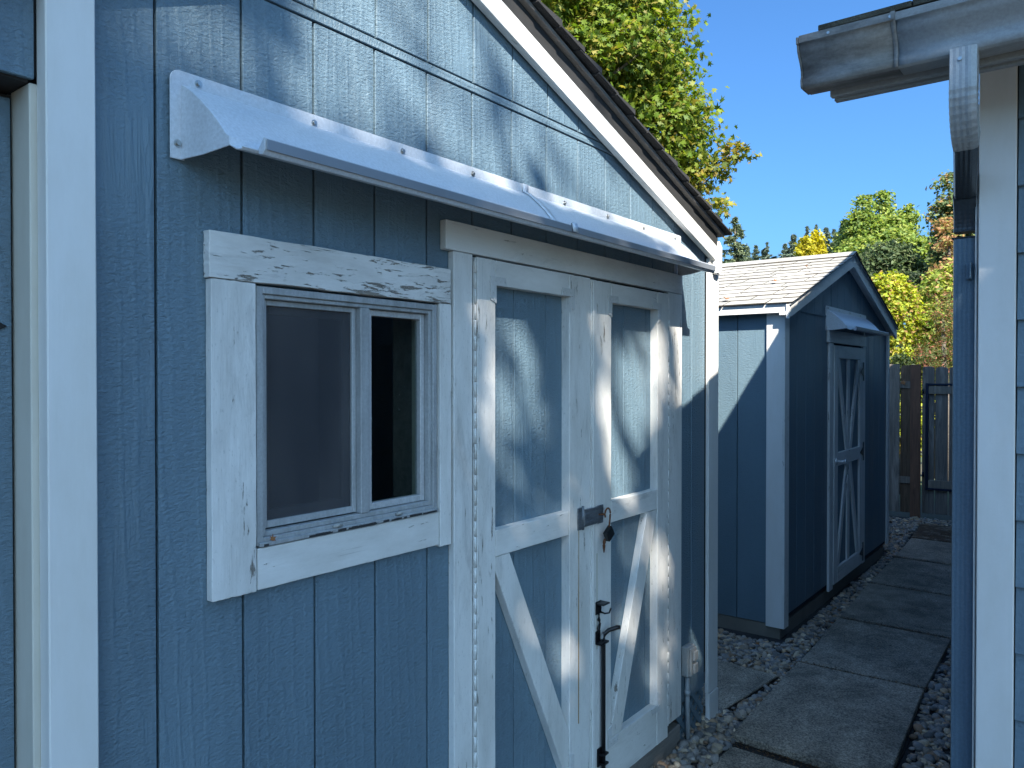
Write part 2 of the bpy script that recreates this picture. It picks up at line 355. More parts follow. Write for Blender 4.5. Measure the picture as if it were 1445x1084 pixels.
slab([(.185, 3.52), (.868, 3.50), (.812, 4.655), (.142, 4.645)], .054)
slab([(.142, 4.685), (.811, 4.695), (.80, 5.675), (.10, 5.695)], .046)
slab([(.098, 5.735), (.80, 5.713), (.788, 6.775), (.05, 6.815)], .044)
slab([(.048, 6.857), (.787, 6.815), (.778, 7.895), (.015, 7.945)], .04)
slab([(.013, 7.99), (.777, 7.94), (.768, 8.975), (-.03, 9.015)], .04)
slab([(-.035, 9.042), (.767, 9.0), (.76, 9.95), (-.10, 9.98)], .04, 'slab_brown', 'slab under a brown layer of fallen needles by the fence')
slab([(-.62, 3.86), (.03, 3.80), (.10, 4.42), (-.60, 4.48)], .03, label='side slab leading into the gap between the sheds')
slab([(.20, 2.45), (.94, 2.43), (.915, 3.44), (.205, 3.46)], .02, label='lower slab with a soil filled joint')
slab([(.21, 1.38), (.97, 1.36), (.945, 2.415), (.205, 2.435)], .02)
slab([(.22, .3), (1.0, .28), (.975, 1.345), (.21, 1.365)], .02)
slab([(.22, -.8), (1.03, -.82), (1.0, .265), (.22, .285)], .02)

lm_ = []
def litter(x0, y0, x1, y1, n, w, z):
    for _ in range(n):
        f = random.random(); lm_.append((x0 + (x1 - x0) * f + random.gauss(0, w), y0 + (y1 - y0) * f + random.gauss(0, w), z + random.uniform(.001, .004)))
for (a, b_) in (((.142, 4.66), (.811, 4.67)), ((.10, 5.71), (.80, 5.69)), ((.05, 6.83), (.787, 6.79)), ((.015, 7.96), (.777, 7.91)), ((-.03, 9.02), (.767, 8.98))): litter(*a, *b_, 260, .016, .046)
litter(.185, 3.50, .868, 3.48, 420, .022, .022); litter(.04, 3.82, .16, 4.6, 260, .025, .02); litter(0, 9.1, .7, 9.9, 900, .12, .041); litter(.2, 3.6, .7, 9, 330, .16, .052); litter(.80, 3.6, .79, 8, 200, .012, .03)
Pl = np.array(lm_); Pl[:, 2] = np.minimum(Pl[:, 2], .058)

def ico(sub):
    t = bmesh.new(); bmesh.ops.create_icosphere(t, subdivisions=sub, radius=1)
    V = np.array([v.co[:] for v in t.verts]); F = np.array([[v.index for v in f.verts] for f in t.faces]); t.free(); return V, F
def pebbles(name, regions, label, cat):
    V0, F0 = ico(2); VV, FF, TT = [], [], []; off = 0
    pal = np.array([(.13, .14, .16), (.10, .115, .14), (.16, .155, .15), (.20, .19, .17), (.15, .115, .09), (.22, .18, .14), (.075, .085, .10), (.30, .28, .25), (.14, .14, .14)])
    pw = np.array([.22, .2, .16, .12, .08, .05, .1, .03, .04]); pw /= pw.sum()
    for (poly, dens, s0, s1, lay) in regions:
        P = np.array(poly); x0, y0 = P.min(0); x1, y1 = P.max(0); n = int((x1 - x0) * (y1 - y0) * dens)
        xy = rng.uniform((x0, y0), (x1, y1), (n, 2)); inside = np.zeros(n, bool); j = len(P) - 1
        for i in range(len(P)):
            xi, yi = P[i]; xj, yj = P[j]
            c = ((yi > xy[:, 1]) != (yj > xy[:, 1])) & (xy[:, 0] < (xj - xi) * (xy[:, 1] - yi) / (yj - yi + 1e-9) + xi); inside ^= c; j = i
        for x, y in xy[inside]:
            s = rng.uniform(s0, s1) * rng.choice([.6, .8, 1, 1.15, 1.5]); sc = np.array([s, s * rng.uniform(.62, .95), s * rng.uniform(.4, .62)])
            v = V0 * (1 + .13 * np.sin(V0 @ rng.normal(0, 1.8, 3) + rng.uniform(0, 6))[:, None]) * sc
            a, t1, t2 = rng.uniform(0, 6.3), rng.normal(0, .3), rng.normal(0, .3)
            Mx = np.array(Matrix.Rotation(a, 3, 'Z') @ Matrix.Rotation(t1, 3, 'X') @ Matrix.Rotation(t2, 3, 'Y'))
            v = v @ Mx.T + (x, y, rng.uniform(.004, .004 + lay)); VV.append(v); FF.append(F0 + off); off += len(v)
            c = pal[rng.choice(len(pal), p=pw)] * rng.uniform(1.2, 2.5) * np.array([1.2, 1.02, .80]); TT.append(np.repeat(c[None], len(v), 0))
    me = fast_mesh(name, np.concatenate(VV), np.concatenate(FF), np.concatenate(TT), True)
    o = link(me, name, 'pebble', None); o['kind'] = 'stuff'; o['label'] = label; o['category'] = cat; return o
pebbles('gravel', [
    ([(.94, 3.1), (1.29, 3.1), (1.29, 5.2), (.80, 5.2), (.82, 4.6), (.91, 3.5)], 2600, .013, .021, .022),
    ([(.80, 5.2), (1.29, 5.2), (1.29, 9.9), (.77, 9.9)], 1100, .014, .022, .015),
    ([(-.75, 4.50), (.10, 4.44), (.13, 4.66), (.09, 5.3), (-.06, 5.3), (-.06, 4.98), (-.75, 4.98)], 3000, .013, .021, .024),
    ([(-.75, 3.80), (.04, 3.78), (.17, 3.9), (.13, 4.6), (.12, 4.42), (.05, 3.80), (-.75, 3.84)], 3000, .012, .019, .02),
    ([(-.3, 3.2), (.17, 2.7), (.20, 3.5), (.17, 3.98), (.12, 4.2), (.04, 3.78), (-.3, 3.8)], 3200, .013, .023, .026),
    ([(-.06, 5.2), (.11, 5.2), (.04, 7), (-.02, 8.4), (-.08, 8.4)], 2300, .014, .022, .022),
    ([(-.9, 8.35), (-.02, 8.3), (-.08, 9.3), (-.14, 10.3), (-.9, 10.3)], 1700, .015, .024, .02),
    ([(-.14, 9.95), (.78, 9.95), (.9, 10.45), (-.3, 10.45)], 1500, .015, .024, .02),
    ], 'grey and tan river pebbles filling the strips beside the slabs and sheds', 'gravel')

# ------------------------------------------------------------------ garden shed (the big one on the left)
shed = thing('garden_shed', 'large blue plywood shed on the left with window and white double doors', 'shed', (0, 1.5, 0))
G0, GS = .8235, .2032
yb = [G0 + GS * k for k in range(-8, 15)]; yb = [y for y in yb if -.62 < y < 3.60]
yb = [-.62] + yb + [3.62]
APX, ZR = 1.70, 3.101
def roofz(y): return ZR - (.32 * (y - APX) if y > APX else .42 * (APX - y))
def under(y): return roofz(y) - .06
GAP = .0032
def vboard(y0, y1, z0, z1, x0=-.012, x1=0, par=shed, fn=None, mat='blue_z'):
    a, b_ = y0 + GAP, y1 - GAP
    if fn is None: poly = [(a, z0), (b_, z0), (b_, z1), (a, z1)]
    else:
        if fn(a) <= z0 + .01 and fn(b_) <= z0 + .01: return
        pts = [(a, max(fn(a), z0 + .001))]
        if a < APX < b_: pts.append((APX, fn(APX)))
        pts.append((b_, max(fn(b_), z0 + .001))); poly = [(a, z0), (b_, z0)] + pts[::-1]
    prism('siding_board', mat, par, poly, 'x', x0, x1, .0016)
WY0, WY1, WZ0, WZ1 = 1.05, 1.662, 1.352, 1.962
DY0, DY1, DZ1 = 1.80, 3.165, 2.135
for y0, y1 in zip(yb, yb[1:]):
    segs = [(.20, 2.637)]
    mid0, mid1 = y0, y1
    if y1 <= .60: segs = [(2.30, 2.637)]
    elif y0 < .60 < y1:
        vboard(y0, .597, 2.30, 2.637); vboard(.603, y1, .20, 2.637); vboard(y0, y1, 2.668, 9, x1=.006, fn=under); continue
    elif y0 < WY1 and y1 > WY0:
        if y0 < WY0 - .01: vboard(y0, WY0 - .001 + GAP, WZ0 - .003, WZ1 + .003)
        if y1 > WY1 + .01: vboard(WY1 + .001 - GAP, y1, WZ0 - .003, WZ1 + .003)
        vboard(y0, y1, .20, WZ0 - .004); vboard(y0, y1, WZ1 + .004, 2.637); segs = []
    elif y0 < DY1 and y1 > DY0:
        if y0 < DY0 - .01: vboard(y0, DY0 - .001 + GAP, .20, DZ1 + .019)
        if y1 > DY1 + .01: vboard(DY1 + .001 - GAP, y1, .20, DZ1 + .019)
        vboard(y0, y1, DZ1 + .02, 2.637, fn=(lambda y: min(2.637, under(y))) if y1 > 2.3 else None); segs = []
    for s0, s1 in segs:
        if y1 > 2.3: vboard(y0, y1, s0, 2.637, fn=lambda y: min(2.637, under(y)))
        else: vboard(y0, y1, s0, s1)
    vboard(y0, y1, 2.668, 9, x1=.006, fn=under)
box('joint_strip', 'blue_y', shed, -.012, .004, .69, 2.93, 2.6405, 2.6645)
# sheathing behind the boards, with openings
sh = MB()
for (a, b_, c, d) in [(-.62, .605, 2.31, 2.9), (.605, WY0 - .003, .12, 2.66), (WY0 - .003, WY1 + .003, .12, WZ0 - .01), (WY0 - .003, WY1 + .003, WZ1 + .01, 2.85),
                      (WY1 + .003, DY0, .12, 2.85), (DY0, DY1, DZ1 - .012, 2.5), (DY1, 3.70, .26, 2.05)]:
    sh.box(-.05, -.0125, a, b_, c, d)
sh.prism([(.605, 2.25), (3.68, 2.25), (3.68, 2.38), (APX, 3.0), (.605, 2.55)], 'x', -.062, -.052)
sh.build('sheathing', 'dark', shed)
# rest of the shed box: far wall, back, side walls
box('side_wall', 'blue_z', shed, -3.0, -.0, 3.70, 3.735, .18, 2.40, .002)
box('side_wall', 'blue_z', shed, -3.0, -.0, -.66, -.625, .18, 2.04, .002)
prism('back_wall', 'blue_z', shed, [(-.66, .18), (3.73, .18), (3.73, 2.38), (APX, 3.02), (-.66, 2.03)], 'x', -3.03, -3.0)
box('shed_floor', 'timber', shed, -3.0, -.06, -.62, 3.69, .12, .17)
# roof slabs + shingles
def slopeprism(name, mat, par, y0, y1, off0, off1, x0, x1, bev=.002, label=None, rz=roofz):
    return prism(name, mat, par, [(y0, rz(y0) + off0), (y1, rz(y1) + off0), (y1, rz(y1) + off1), (y0, rz(y0) + off1)], 'x', x0, x1, bev, label)
OV = .055
slopeprism('roof_deck', 'timber', shed, APX, 3.73, .0, .016, -3.1, OV)
slopeprism('roof_deck', 'timber', shed, -.80, APX, .0, .016, -3.1, OV)
def shingles(par, ys, rz, x_front, x_back, tab_w, mat, tabs=2, th=.008, rough=.01):
    """courses from eave to ridge; front tabs single, the rest of each course one long strip"""
    for i, (ya, yb_) in enumerate(ys):
        s = 1 if yb_ > ya else -1; x = x_front + random.uniform(-.004, .006)
        for k in range(tabs):
            w = tab_w * random.uniform(.8, 1.15); x2 = x - w; j = random.uniform(-.006, .006)
            l0, l1 = .017 + random.uniform(0, rough * .4), .017 + th + random.uniform(0, rough)
            e0 = ya - s * .02
            poly = [(e0 + j, rz(e0) + l0 + .006), (yb_, rz(yb_) + l0 - .002), (yb_, rz(yb_) + l0 + .006), (e0 + j, rz(e0) + l1 + .010)]
            prism('shingle', mat, par, poly, 'x', x2 + .002, x, .001); x = x2
        if x > x_back: prism('shingle', mat, par, [(ya - s * .02, rz(ya - s * .02) + .02), (yb_, rz(yb_) + .016), (yb_, rz(yb_) + .022), (ya - s * .02, rz(ya - s * .02) + .033)], 'x', x_back, x - .003, .001)
yy = np.linspace(3.755, APX, 17)
shingles(shed, list(zip(yy, yy[1:])), roofz, OV + .026, -3.12, .22, 'shingle_dark', 3, .010, .018)
yy = np.linspace(-.82, APX, 19)
shingles(shed, list(zip(yy, yy[1:])), roofz, OV + .03, -3.12, .22, 'shingle_dark', 1, .010, .016)
# rake boards (white) right and left, with soffit strip between board and wall
def rake(y0, y1, mat, label=None):
    slopeprism('rake_board', mat, shed, y0, y1, -.148, -.070, .012, .040, .002, label)
    slopeprism('rake_strip', 'drip', shed, y0, y1, -.069, -.001, .008, .034, .001)
rake(APX + .002, 3.69, 'worn_y'); rake(-.70, APX - .002, 'worn_y')
prism('rake_end_block', 'white_y', shed, [(3.655, 2.262), (3.700, 2.258), (3.725, 2.285), (3.728, 2.40), (3.693, 2.43), (3.693, 2.325), (3.655, 2.33)], 'x', .021, .046, .005)
# corner board on the right
box('corner_board', 'white_z', shed, .0015, .02, 3.625, 3.742, .165, 2.335, .002)
box('corner_board', 'white_z', shed, -.09, .0, 3.7365, 3.755, .165, 2.335, .002)
box('corner_board', 'white_z', shed, .0015, .024, 3.63, 3.742, .005, .162, .002)
# post trim and jamb on the left of the frame, recessed door with strap hinge
box('trim_post', 'white_z', shed, -.008, .034, .600, .6885, .0, 2.55, .0025)
box('door_jamb', 'jamb', shed, -.0965, -.0095, .5885, .622, .0, 2.2955, .002)
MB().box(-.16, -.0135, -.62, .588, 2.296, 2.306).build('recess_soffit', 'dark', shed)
dl = MB().box(-.118, -.098, -.30, .64, .14, 2.29).build('side_door', 'dark', shed, 'recessed blue door at the left edge')
for y0, y1 in [(-.30, -.05), (-.05, .17), (.17, .375), (.375, .586)]:
    prism('door_plank', 'blue_z', dl, [(y0 + .003, .15), (y1 - .003, .15), (y1 - .003, 2.28), (y0 + .003, 2.28)], 'x', -.0945, -.082, .0016)
prism('strap_hinge', 'black', dl, [(.05, 1.825), (.40, 1.838), (.44, 1.832), (.50, 1.822), (.55, 1.832), (.574, 1.845), (.55, 1.858), (.50, 1.868), (.44, 1.858), (.40, 1.852), (.05, 1.865)], 'x', -.082, -.077, .001)

nl = MB()
for y in yb[1:-1]:
    if y < .7: continue
    for k in range(9):
        z = .34 + .30 * k + random.uniform(-.01, .01); dy = random.choice([-.012, .012])
        if (WY0 - .15 < y < WY1 + .1 and WZ0 - .12 < z < WZ1 + .12) or (DY0 - .1 < y < DY1 + .15 and z < 2.24) or z > under(y) - .05 or 2.62 < z < 2.68: continue
        nl.cyl((.0002 if z < 2.64 else .0062, y + dy, z), 'x', .0032, .0008, 8)
nlo = nl.build('nail_heads', 'blue_z', shed); nlo['kind'] = 'stuff'
# window
win = MB()
def ring(m, x0, x1, y0, y1, z0, z1, t, tb=None, bev=.0015):
    tb = tb or t
    m.box(x0, x1, y0, y0 + t, z0, z1, bev); m.box(x0, x1, y1 - t, y1, z0, z1, bev)
    m.box(x0, x1, y0 + t + .0003, y1 - t - .0003, z1 - t, z1, bev); m.box(x0, x1, y0 + t + .0003, y1 - t - .0003, z0, z0 + tb, bev); return m
ring(win, -.045, .018, WY0 + .002, WY1 - .002, WZ0 + .002, WZ1 - .002, .017, .018)
wino = win.build('window', 'alum', shed)
YM = 1.385
ring(MB(), -.012, .011, WY0 + .0195, WY1 - .0195, WZ0 + .0205, WZ1 - .0195, .010, .012).build('inner_frame', 'alum', wino)
box('mullion', 'alum', wino, -.040, .014, YM - .014, YM + .016, WZ0 + .033, WZ1 - .030)
box('mullion_lip', 'alum', wino, -.0115, .006, YM + .0165, YM + .0245, WZ0 + .033, WZ1 - .030)
ring(MB(), -.020, -.004, WY0 + .031, YM - .0155, WZ0 + .036, WZ1 - .0305, .013, .017).build('screen_frame', 'alum', wino)
ring(MB(), -.042, -.024, WY0 + .036, YM - .017, WZ0 + .045, WZ1 - .038, .026, .030).build('sash_frame', 'alum', wino)
box('insect_screen', 'screen', wino, -.0125, -.0115, WY0 + .044, YM - .0285, WZ0 + .053, WZ1 - .0435, 0)
box('pane', 'glass', wino, -.034, -.031, WY0 + .062, YM - .043, WZ0 + .075, WZ1 - .064, 0)
ring(MB(), -.030, -.006, YM + .026, WY1 - .031, WZ0 + .034, WZ1 - .031, .016, .018).build('fixed_frame', 'alum_bright', wino, 'pale right hand glazing frame')
box('pane', 'glass', wino, -.021, -.018, YM + .0455, WY1 - .0505, WZ0 + .0535, WZ1 - .0505, 0)
box('sill_track', 'alum', wino, .0185, .026, WY0 + .004, WY1 - .004, WZ0 + .0, WZ0 + .010)
cr = MB()
for k in range(46):
    y = random.uniform(WY0 + .01, WY1 - .02); cr.box(.019, .0265 + random.uniform(0, .001), y, y + random.uniform(.004, .03), WZ0 + .0005, WZ0 + .004 + random.uniform(0, .003), 0)
c_ = cr.build('sill_grime', 'dark', wino); c_['kind'] = 'stuff'
MB().tube([(.022, 1.27, 1.366), (.026, 1.285, 1.37), (.022, 1.30, 1.366)], [.003, .007, .002], 8).build('weep_cover', 'plastic_white', wino)
MB().tube([(.022, 1.49, 1.366), (.026, 1.50, 1.37), (.022, 1.515, 1.366)], [.003, .006, .002], 8).build('weep_cover', 'plastic_white', wino)
# inside of the window opening: jamb boards, and a pale stud beyond
box('opening_jamb', 'jamb', shed, -.085, -.051, WY1 - .005, WY1 + .02, WZ0, WZ1)
box('opening_jamb', 'jamb', shed, -.10, -.051, WY0 - .02, WY0 + .003, WZ0, WZ1)
box('wall_stud', 'timber', shed, -.20, -.11, 1.69, 1.73, .2, 2.4)
box('wall_stud', 'timber', shed, -.20, -.11, 1.40, 1.425, .2, 2.4)
# window casing boards
def wobbly(y0, y1, z0, z1, x0, x1, name, mat, n=14, a=.0016, lbl=None):
    """board with a slightly uneven outline, edges worn"""
    pts = []
    for k in range(n): pts.append((y0 + (y1 - y0) * k / n, z0 + random.uniform(-a, a)))
    for k in range(n): pts.append((y1 + random.uniform(-a, a) * .6, z0 + (z1 - z0) * k / n))
    for k in range(n): pts.append((y1 - (y1 - y0) * k / n, z1 + random.uniform(-a, a)))
    for k in range(n): pts.append((y0 + random.uniform(-a, a) * .6, z1 - (z1 - z0) * k / n))
    return prism(name, mat, shed, pts, 'x', x0, x1, .0012, lbl)
wobbly(.929, 1.712, 1.9665, 2.070, .0015, .026, 'window_casing', 'peel_y', lbl='weathered top casing board with peeling paint')
wobbly(.934, 1.046, 1.252, 1.9645, .0015, .024, 'window_casing', 'white_weather', a=.0012)
wobbly(1.050, 1.6635, 1.253, 1.3495, .0015, .022, 'window_casing', 'worn_y', a=.0006)
wobbly(1.6665, 1.716, 1.246, 1.9645, .0015, .024, 'window_casing', 'worn_z', a=.0008)

# double door casing
XD = .026
box('door_casing', 'worn_z', shed, .0015, XD, 1.7255, 1.812, .05, 2.1265, .002)
box('door_casing', 'worn_z', shed, .0015, XD, 3.160, 3.302, .175, 2.1265, .002)
box('door_casing', 'worn_y', shed, .0015, XD + .001, 1.690, 3.305, 2.1285, 2.216, .002)
box('threshold', 'timber', shed, -.03, .022, 1.80, 3.30, .055, .131, .003)
box('threshold', 'timber', shed, -.04, .012, 1.80, 3.29, .0, .05, .003)
def plank_between(name, mat, par, p, q, w, x0, x1, cut=None):
    p, q = Vector(p), Vector(q); d = (q - p).normalized(); n = Vector((-d.y, d.x)) * w / 2
    return prism(name, mat, par, [p - n, q - n, q + n, p + n], 'x', x0, x1, .002)
def clip_poly(poly, y0, y1, z0, z1):
    for ax, lim, sgn in ((0, y0, 1), (0, y1, -1), (1, z0, 1), (1, z1, -1)):
        out = []
        for i in range(len(poly)):
            a, b_ = poly[i], poly[(i + 1) % len(poly)]; fa, fb = (a[ax] - lim) * sgn, (b_[ax] - lim) * sgn
            if fa >= 0: out.append(a)
            if fa * fb < 0: t = fa / (fa - fb); out.append((a[0] + (b_[0] - a[0]) * t, a[1] + (b_[1] - a[1]) * t))
        poly = out
    return poly
def gusset(par, y, z, sy, sz, X, L=.085, w=.028):
    """painted steel corner plate with screw heads"""
    poly = [(y, z), (y + sy * w, z), (y + sy * L, z), (y + sy * (L - .012), z + sz * -.0 + sz * w * .98), (y + sy * w, z + sz * w), (y + sy * w, z + sz * L), (y, z + sz * (L - .014))]
    poly = [(y, z), (y + sy * (L - .01), z), (y + sy * L, z + sz * w), (y + sy * w, z + sz * w), (y + sy * w, z + sz * L), (y, z + sz * (L - .01))]
    m = MB(); m.prism(poly, 'x', X, X + .0042, .0006)
    for t in (.3, .6, .85):
        m.cyl((X + .0041, y + sy * w * .5, z + sz * L * t), 'x', .0038, .0022, 8); m.cyl((X + .0041, y + sy * L * t, z + sz * w * .5), 'x', .0038, .0022, 8)
    m.build('corner_plate', 'plate', par)
def door_leaf(y0, y1, z0, z1, sl, sr, hinge_left, stops):
    """y0..y1 leaf, sl/sr stile widths"""
    A, B = y0 + sl, y1 - sr; core = MB().box(-.03, -.0125, y0, y1, z0, z1).build('shed_door', 'dark', shed)
    bs = [A - .02] + [s for s in stops if A < s < B] + [B + .02]
    for a, b_ in zip(bs, bs[1:]): prism('door_panel', 'blue_z', core, [(a + .002, z0 + .02), (b_ - .002, z0 + .02), (b_ - .002, z1 - .02), (a + .002, z1 - .02)], 'x', -.012, .0, .0014)
    F, Fb = .036, -.0005
    zt, zm0, zm1, zb = 2.040, 1.172, 1.257, .312
    for a, b_ in ((y0, A), (B, y1)): wob(core, 'stile', 'worn_z', a, b_, z0, z1, Fb, F)
    for a, b_ in ((zt, z1), (zm0, zm1), (z0, zb)): wob(core, 'rail', 'worn_y', A + .0025, B - .0025, a, b_, Fb, F - .001)
    return core, A, B, (zt, zm0, zm1, zb)
def wob(par, name, mat, y0, y1, z0, z1, x0, x1, a=.0008):
    pts = []; n = 10
    for k in range(n): pts.append((y0 + (y1 - y0) * k / n, z0 + random.uniform(-a, a)))
    for k in range(n): pts.append((y1 + random.uniform(-a, a), z0 + (z1 - z0) * k / n))
    for k in range(n): pts.append((y1 - (y1 - y0) * k / n, z1 + random.uniform(-a, a)))
    for k in range(n): pts.append((y0 + random.uniform(-a, a), z1 - (z1 - z0) * k / n))
    return prism(name, mat, par, pts, 'x', x0, x1, .0016)
L1, A1, B1, zz = door_leaf(1.824, 2.484, .135, 2.120, .088, .142, True, (2.055, 2.24))
L2, A2, B2, _ = door_leaf(2.490, 3.142, .135, 2.116, .150, .105, False, (2.80, 2.99))
zt, zm0, zm1, zb = zz
def brace(par, p, q, w, A, B):
    p, q = Vector(p), Vector(q); d = (q - p).normalized(); n = Vector((-d.y, d.x)) * w / 2; p2, q2 = p - d * .3, q + d * .3
    poly = clip_poly([tuple(p2 - n), tuple(q2 - n), tuple(q2 + n), tuple(p2 + n)], A + .002, B - .002, zb + .002, zm0 - .002)
    prism('brace', 'worn_z', par, poly, 'x', .0005, .033, .002)
brace(L1, (A1 + .035, 1.16), (B1 + .005, .345), .088, A1, B1)
brace(L2, (B2 - .045, 1.16), (A2 + .055, .345), .088, A2, B2)
for core, A, B in ((L1, A1, B1), (L2, A2, B2)):
    gusset(core, A - .026, zt + .026, 1, -1, .0365) if False else None
    for y, sy in ((A - .027, 1), (B + .027, -1)):
        gusset(core, y, zt + .027, sy, -1, .0363)
        gusset(core, y, zb - .027, sy, 1, .0363)
astr = box('astragal', 'worn_z', L2, .0365, .043, 2.494, 2.512, .14, 2.112, .002)
def piano(par, y, z0, z1):
    m = MB(); z = z0
    while z < z1:
        h = .048; m.cyl((XD + .0055, y, z), 'z', .0036, h - .0022, 12); z += h
    m.box(XD + .0, XD + .003, y - .0045, y + .0045, z0, z1)
    m.build('piano_hinge', 'worn_z', par)
piano(L1, 1.818, .15, 2.105); piano(L2, 3.151, .18, 2.10)
# hasp, with its staple; padlock hangs from it
hp = MB(); hp.box(.0366, .041, 2.392, 2.425, 1.180, 1.262, .001); hp.box(.0366, .047, 2.428, 2.535, 1.188, 1.252, .0015); hp.box(.0465, .0485, 2.432, 2.516, 1.200, 1.207, .0006)
hp.box(.0465, .0485, 2.432, 2.516, 1.231, 1.238, .0006); hp.cyl((.040, 2.4265, 1.178), 'z', .005, .088, 10); hp.box(.0435, .0475, 2.522, 2.562, 1.186, 1.256, .001)
for y, z in ((2.402, 1.192), (2.402, 1.25), (2.414, 1.221)): hp.cyl((.041, y, z), 'x', .0042, .002, 10)
hp.build('hasp', 'zinc', L1)
sm = MB(); sm.tube([(.047, 2.528, 1.222), (.062, 2.528, 1.222), (.068, 2.538, 1.222), (.062, 2.548, 1.222), (.047, 2.548, 1.222)], .0032, 8); sm.build('staple', 'rust', L2)
pl = thing('padlock', 'open dark padlock with a rusty key hanging from the hasp of the double doors', 'padlock', (.066, 2.56, 1.15))
sh_ = [(.070, 2.538, 1.212)]
for k in range(13):
    a = R(180 - k * 16); sh_.append((.070, 2.5555 + .020 * math.cos(a), 1.222 + .022 * math.sin(a)))
sh_.append((.070, 2.566, 1.165))
MB().tube(sh_, .0034, 8).build('shackle', 'rust', pl)
d0 = Vector((.55, -.83)); n0 = Vector((.83, .55)); c0 = Vector((2.566, 1.145))
pb = [c0 - d0 * .022 - n0 * .024, c0 + d0 * .022 - n0 * .024, c0 + d0 * .022 + n0 * .024, c0 - d0 * .022 + n0 * .024]
prism('lock_body', 'brass', pl, pb, 'x', .059, .079, .003)
MB().tube([(.069, 2.538, 1.13), (.069, 2.532, 1.118), (.069, 2.530, 1.105), (.069, 2.530, 1.078)], [.003, .0075, .006, .002], 6).build('key', 'rust', pl)
# rust run below the hasp and key: a thin stain print on the stile face
def stain_mat(name, col, lo, hi):
    b = NB(name); n = b.noise(b.coords(stretch('z', 1, .04), False), 60, 5, .7); r = b.ramp(n, lo, hi); c = b.mix((r, 0), (.62, .62, .58), col)
    b.l(c, 2, b.b, 'Base Color'); b.set(Roughness=.6); return b.m
M['rust_run'] = stain_mat('rust_stain_on_white_paint', (.40, .24, .09), .2, .5)
M['rust_run2'] = stain_mat('faint_rust_stain', (.56, .53, .42), .35, .75)
box('rust_stain', 'rust_run', L1, .0363, .0368, 2.400, 2.4062, .46, 1.180, 0)
box('rust_stain', 'rust_run2', L2, .0363, .0367, 2.526, 2.5385, .70, 1.07, 0)
# black gate latch / cane bolt on the right leaf
cb = MB()
cb.prism([(2.520, .835), (2.560, .835), (2.560, .885), (2.520, .885)], 'x', .037, .041, .001)
cb.box(.037, .075, 2.519, 2.566, .876, .882, .001)
cb.tube([(.04, 2.55, .842), (.060, 2.552, .838), (.072, 2.565, .840), (.074, 2.575, .856)], .0035, 8)
cb.tube([(.044, 2.535, .838), (.046, 2.532, .815), (.046, 2.540, .80), (.046, 2.530, .785), (.046, 2.534, .765), (.044, 2.53, .74)], [.004, .007, .004, .0075, .006, .005], 8)
cb.box(.037, .043, 2.516, 2.550, .725, .772, .001); cb.box(.037, .066, 2.518, 2.575, .722, .730, .001)
cbo = cb.build('latch', 'black', L2)
rd = MB(); rd.tube([(.052, 2.556, .02), (.052, 2.556, .73), (.055, 2.560, .757), (.066, 2.572, .770), (.088, 2.598, .778), (.096, 2.606, .779)], [.0085, .0085, .0085, .0085, .0085, .0075], 10)
rd.build('drop_rod', 'black', L2)
gd = MB(); gd.box(.037, .043, 2.532, 2.580, .245, .315, .001); gd.box(.043, .066, 2.538, 2.574, .290, .298, .001); gd.box(.043, .066, 2.538, 2.574, .252, .260, .001); gd.build('rod_guide', 'black', L2)
# electric box, conduit, lattice skirt
ob = box('outlet_box', 'plastic_white', shed, .0015, .038, 3.350, 3.425, .335, .475, .004)
box('outlet_cover', 'plastic_white', ob, .0385, .050, 3.355, 3.420, .340, .470, .004)
for z in (.352, .412): box('flip_lid', 'plastic_white', ob, .0505, .064, 3.368, 3.408, z, z + .046, .004)
MB().tube([(.018, 3.386, .335), (.018, 3.386, .20), (.022, 3.388, .0)], .011, 12).build('conduit', 'conduit', shed)
MB().cyl((.018, 3.386, .24), 'z', .0145, .02, 12).build('conduit_collar', 'conduit', shed)
MB().cyl((.018, 3.386, .325), 'z', .015, .012, 12).build('conduit_collar', 'conduit', shed)
for k in range(9):
    for s in (1, -1):
        y = 3.26 + k * .075; poly = clip_poly([(y - .018, -.01), (y + .018, -.01), (y + .018 + s * .26, .25), (y - .018 + s * .26, .25)], 3.31, 3.62, .0, .196)
        if len(poly) > 2: prism('lattice_slat', 'blue_z', shed, poly, 'x', -.020 if s > 0 else -.012, -.013 if s > 0 else -.005, .001)
box('skirt_board', 'blue_y', shed, -.045, -.036, .69, 1.80, .0, .196)
box('skirt_shade', 'dark', shed, -.30, -.28, -.6, 3.7, .0, .20, 0)

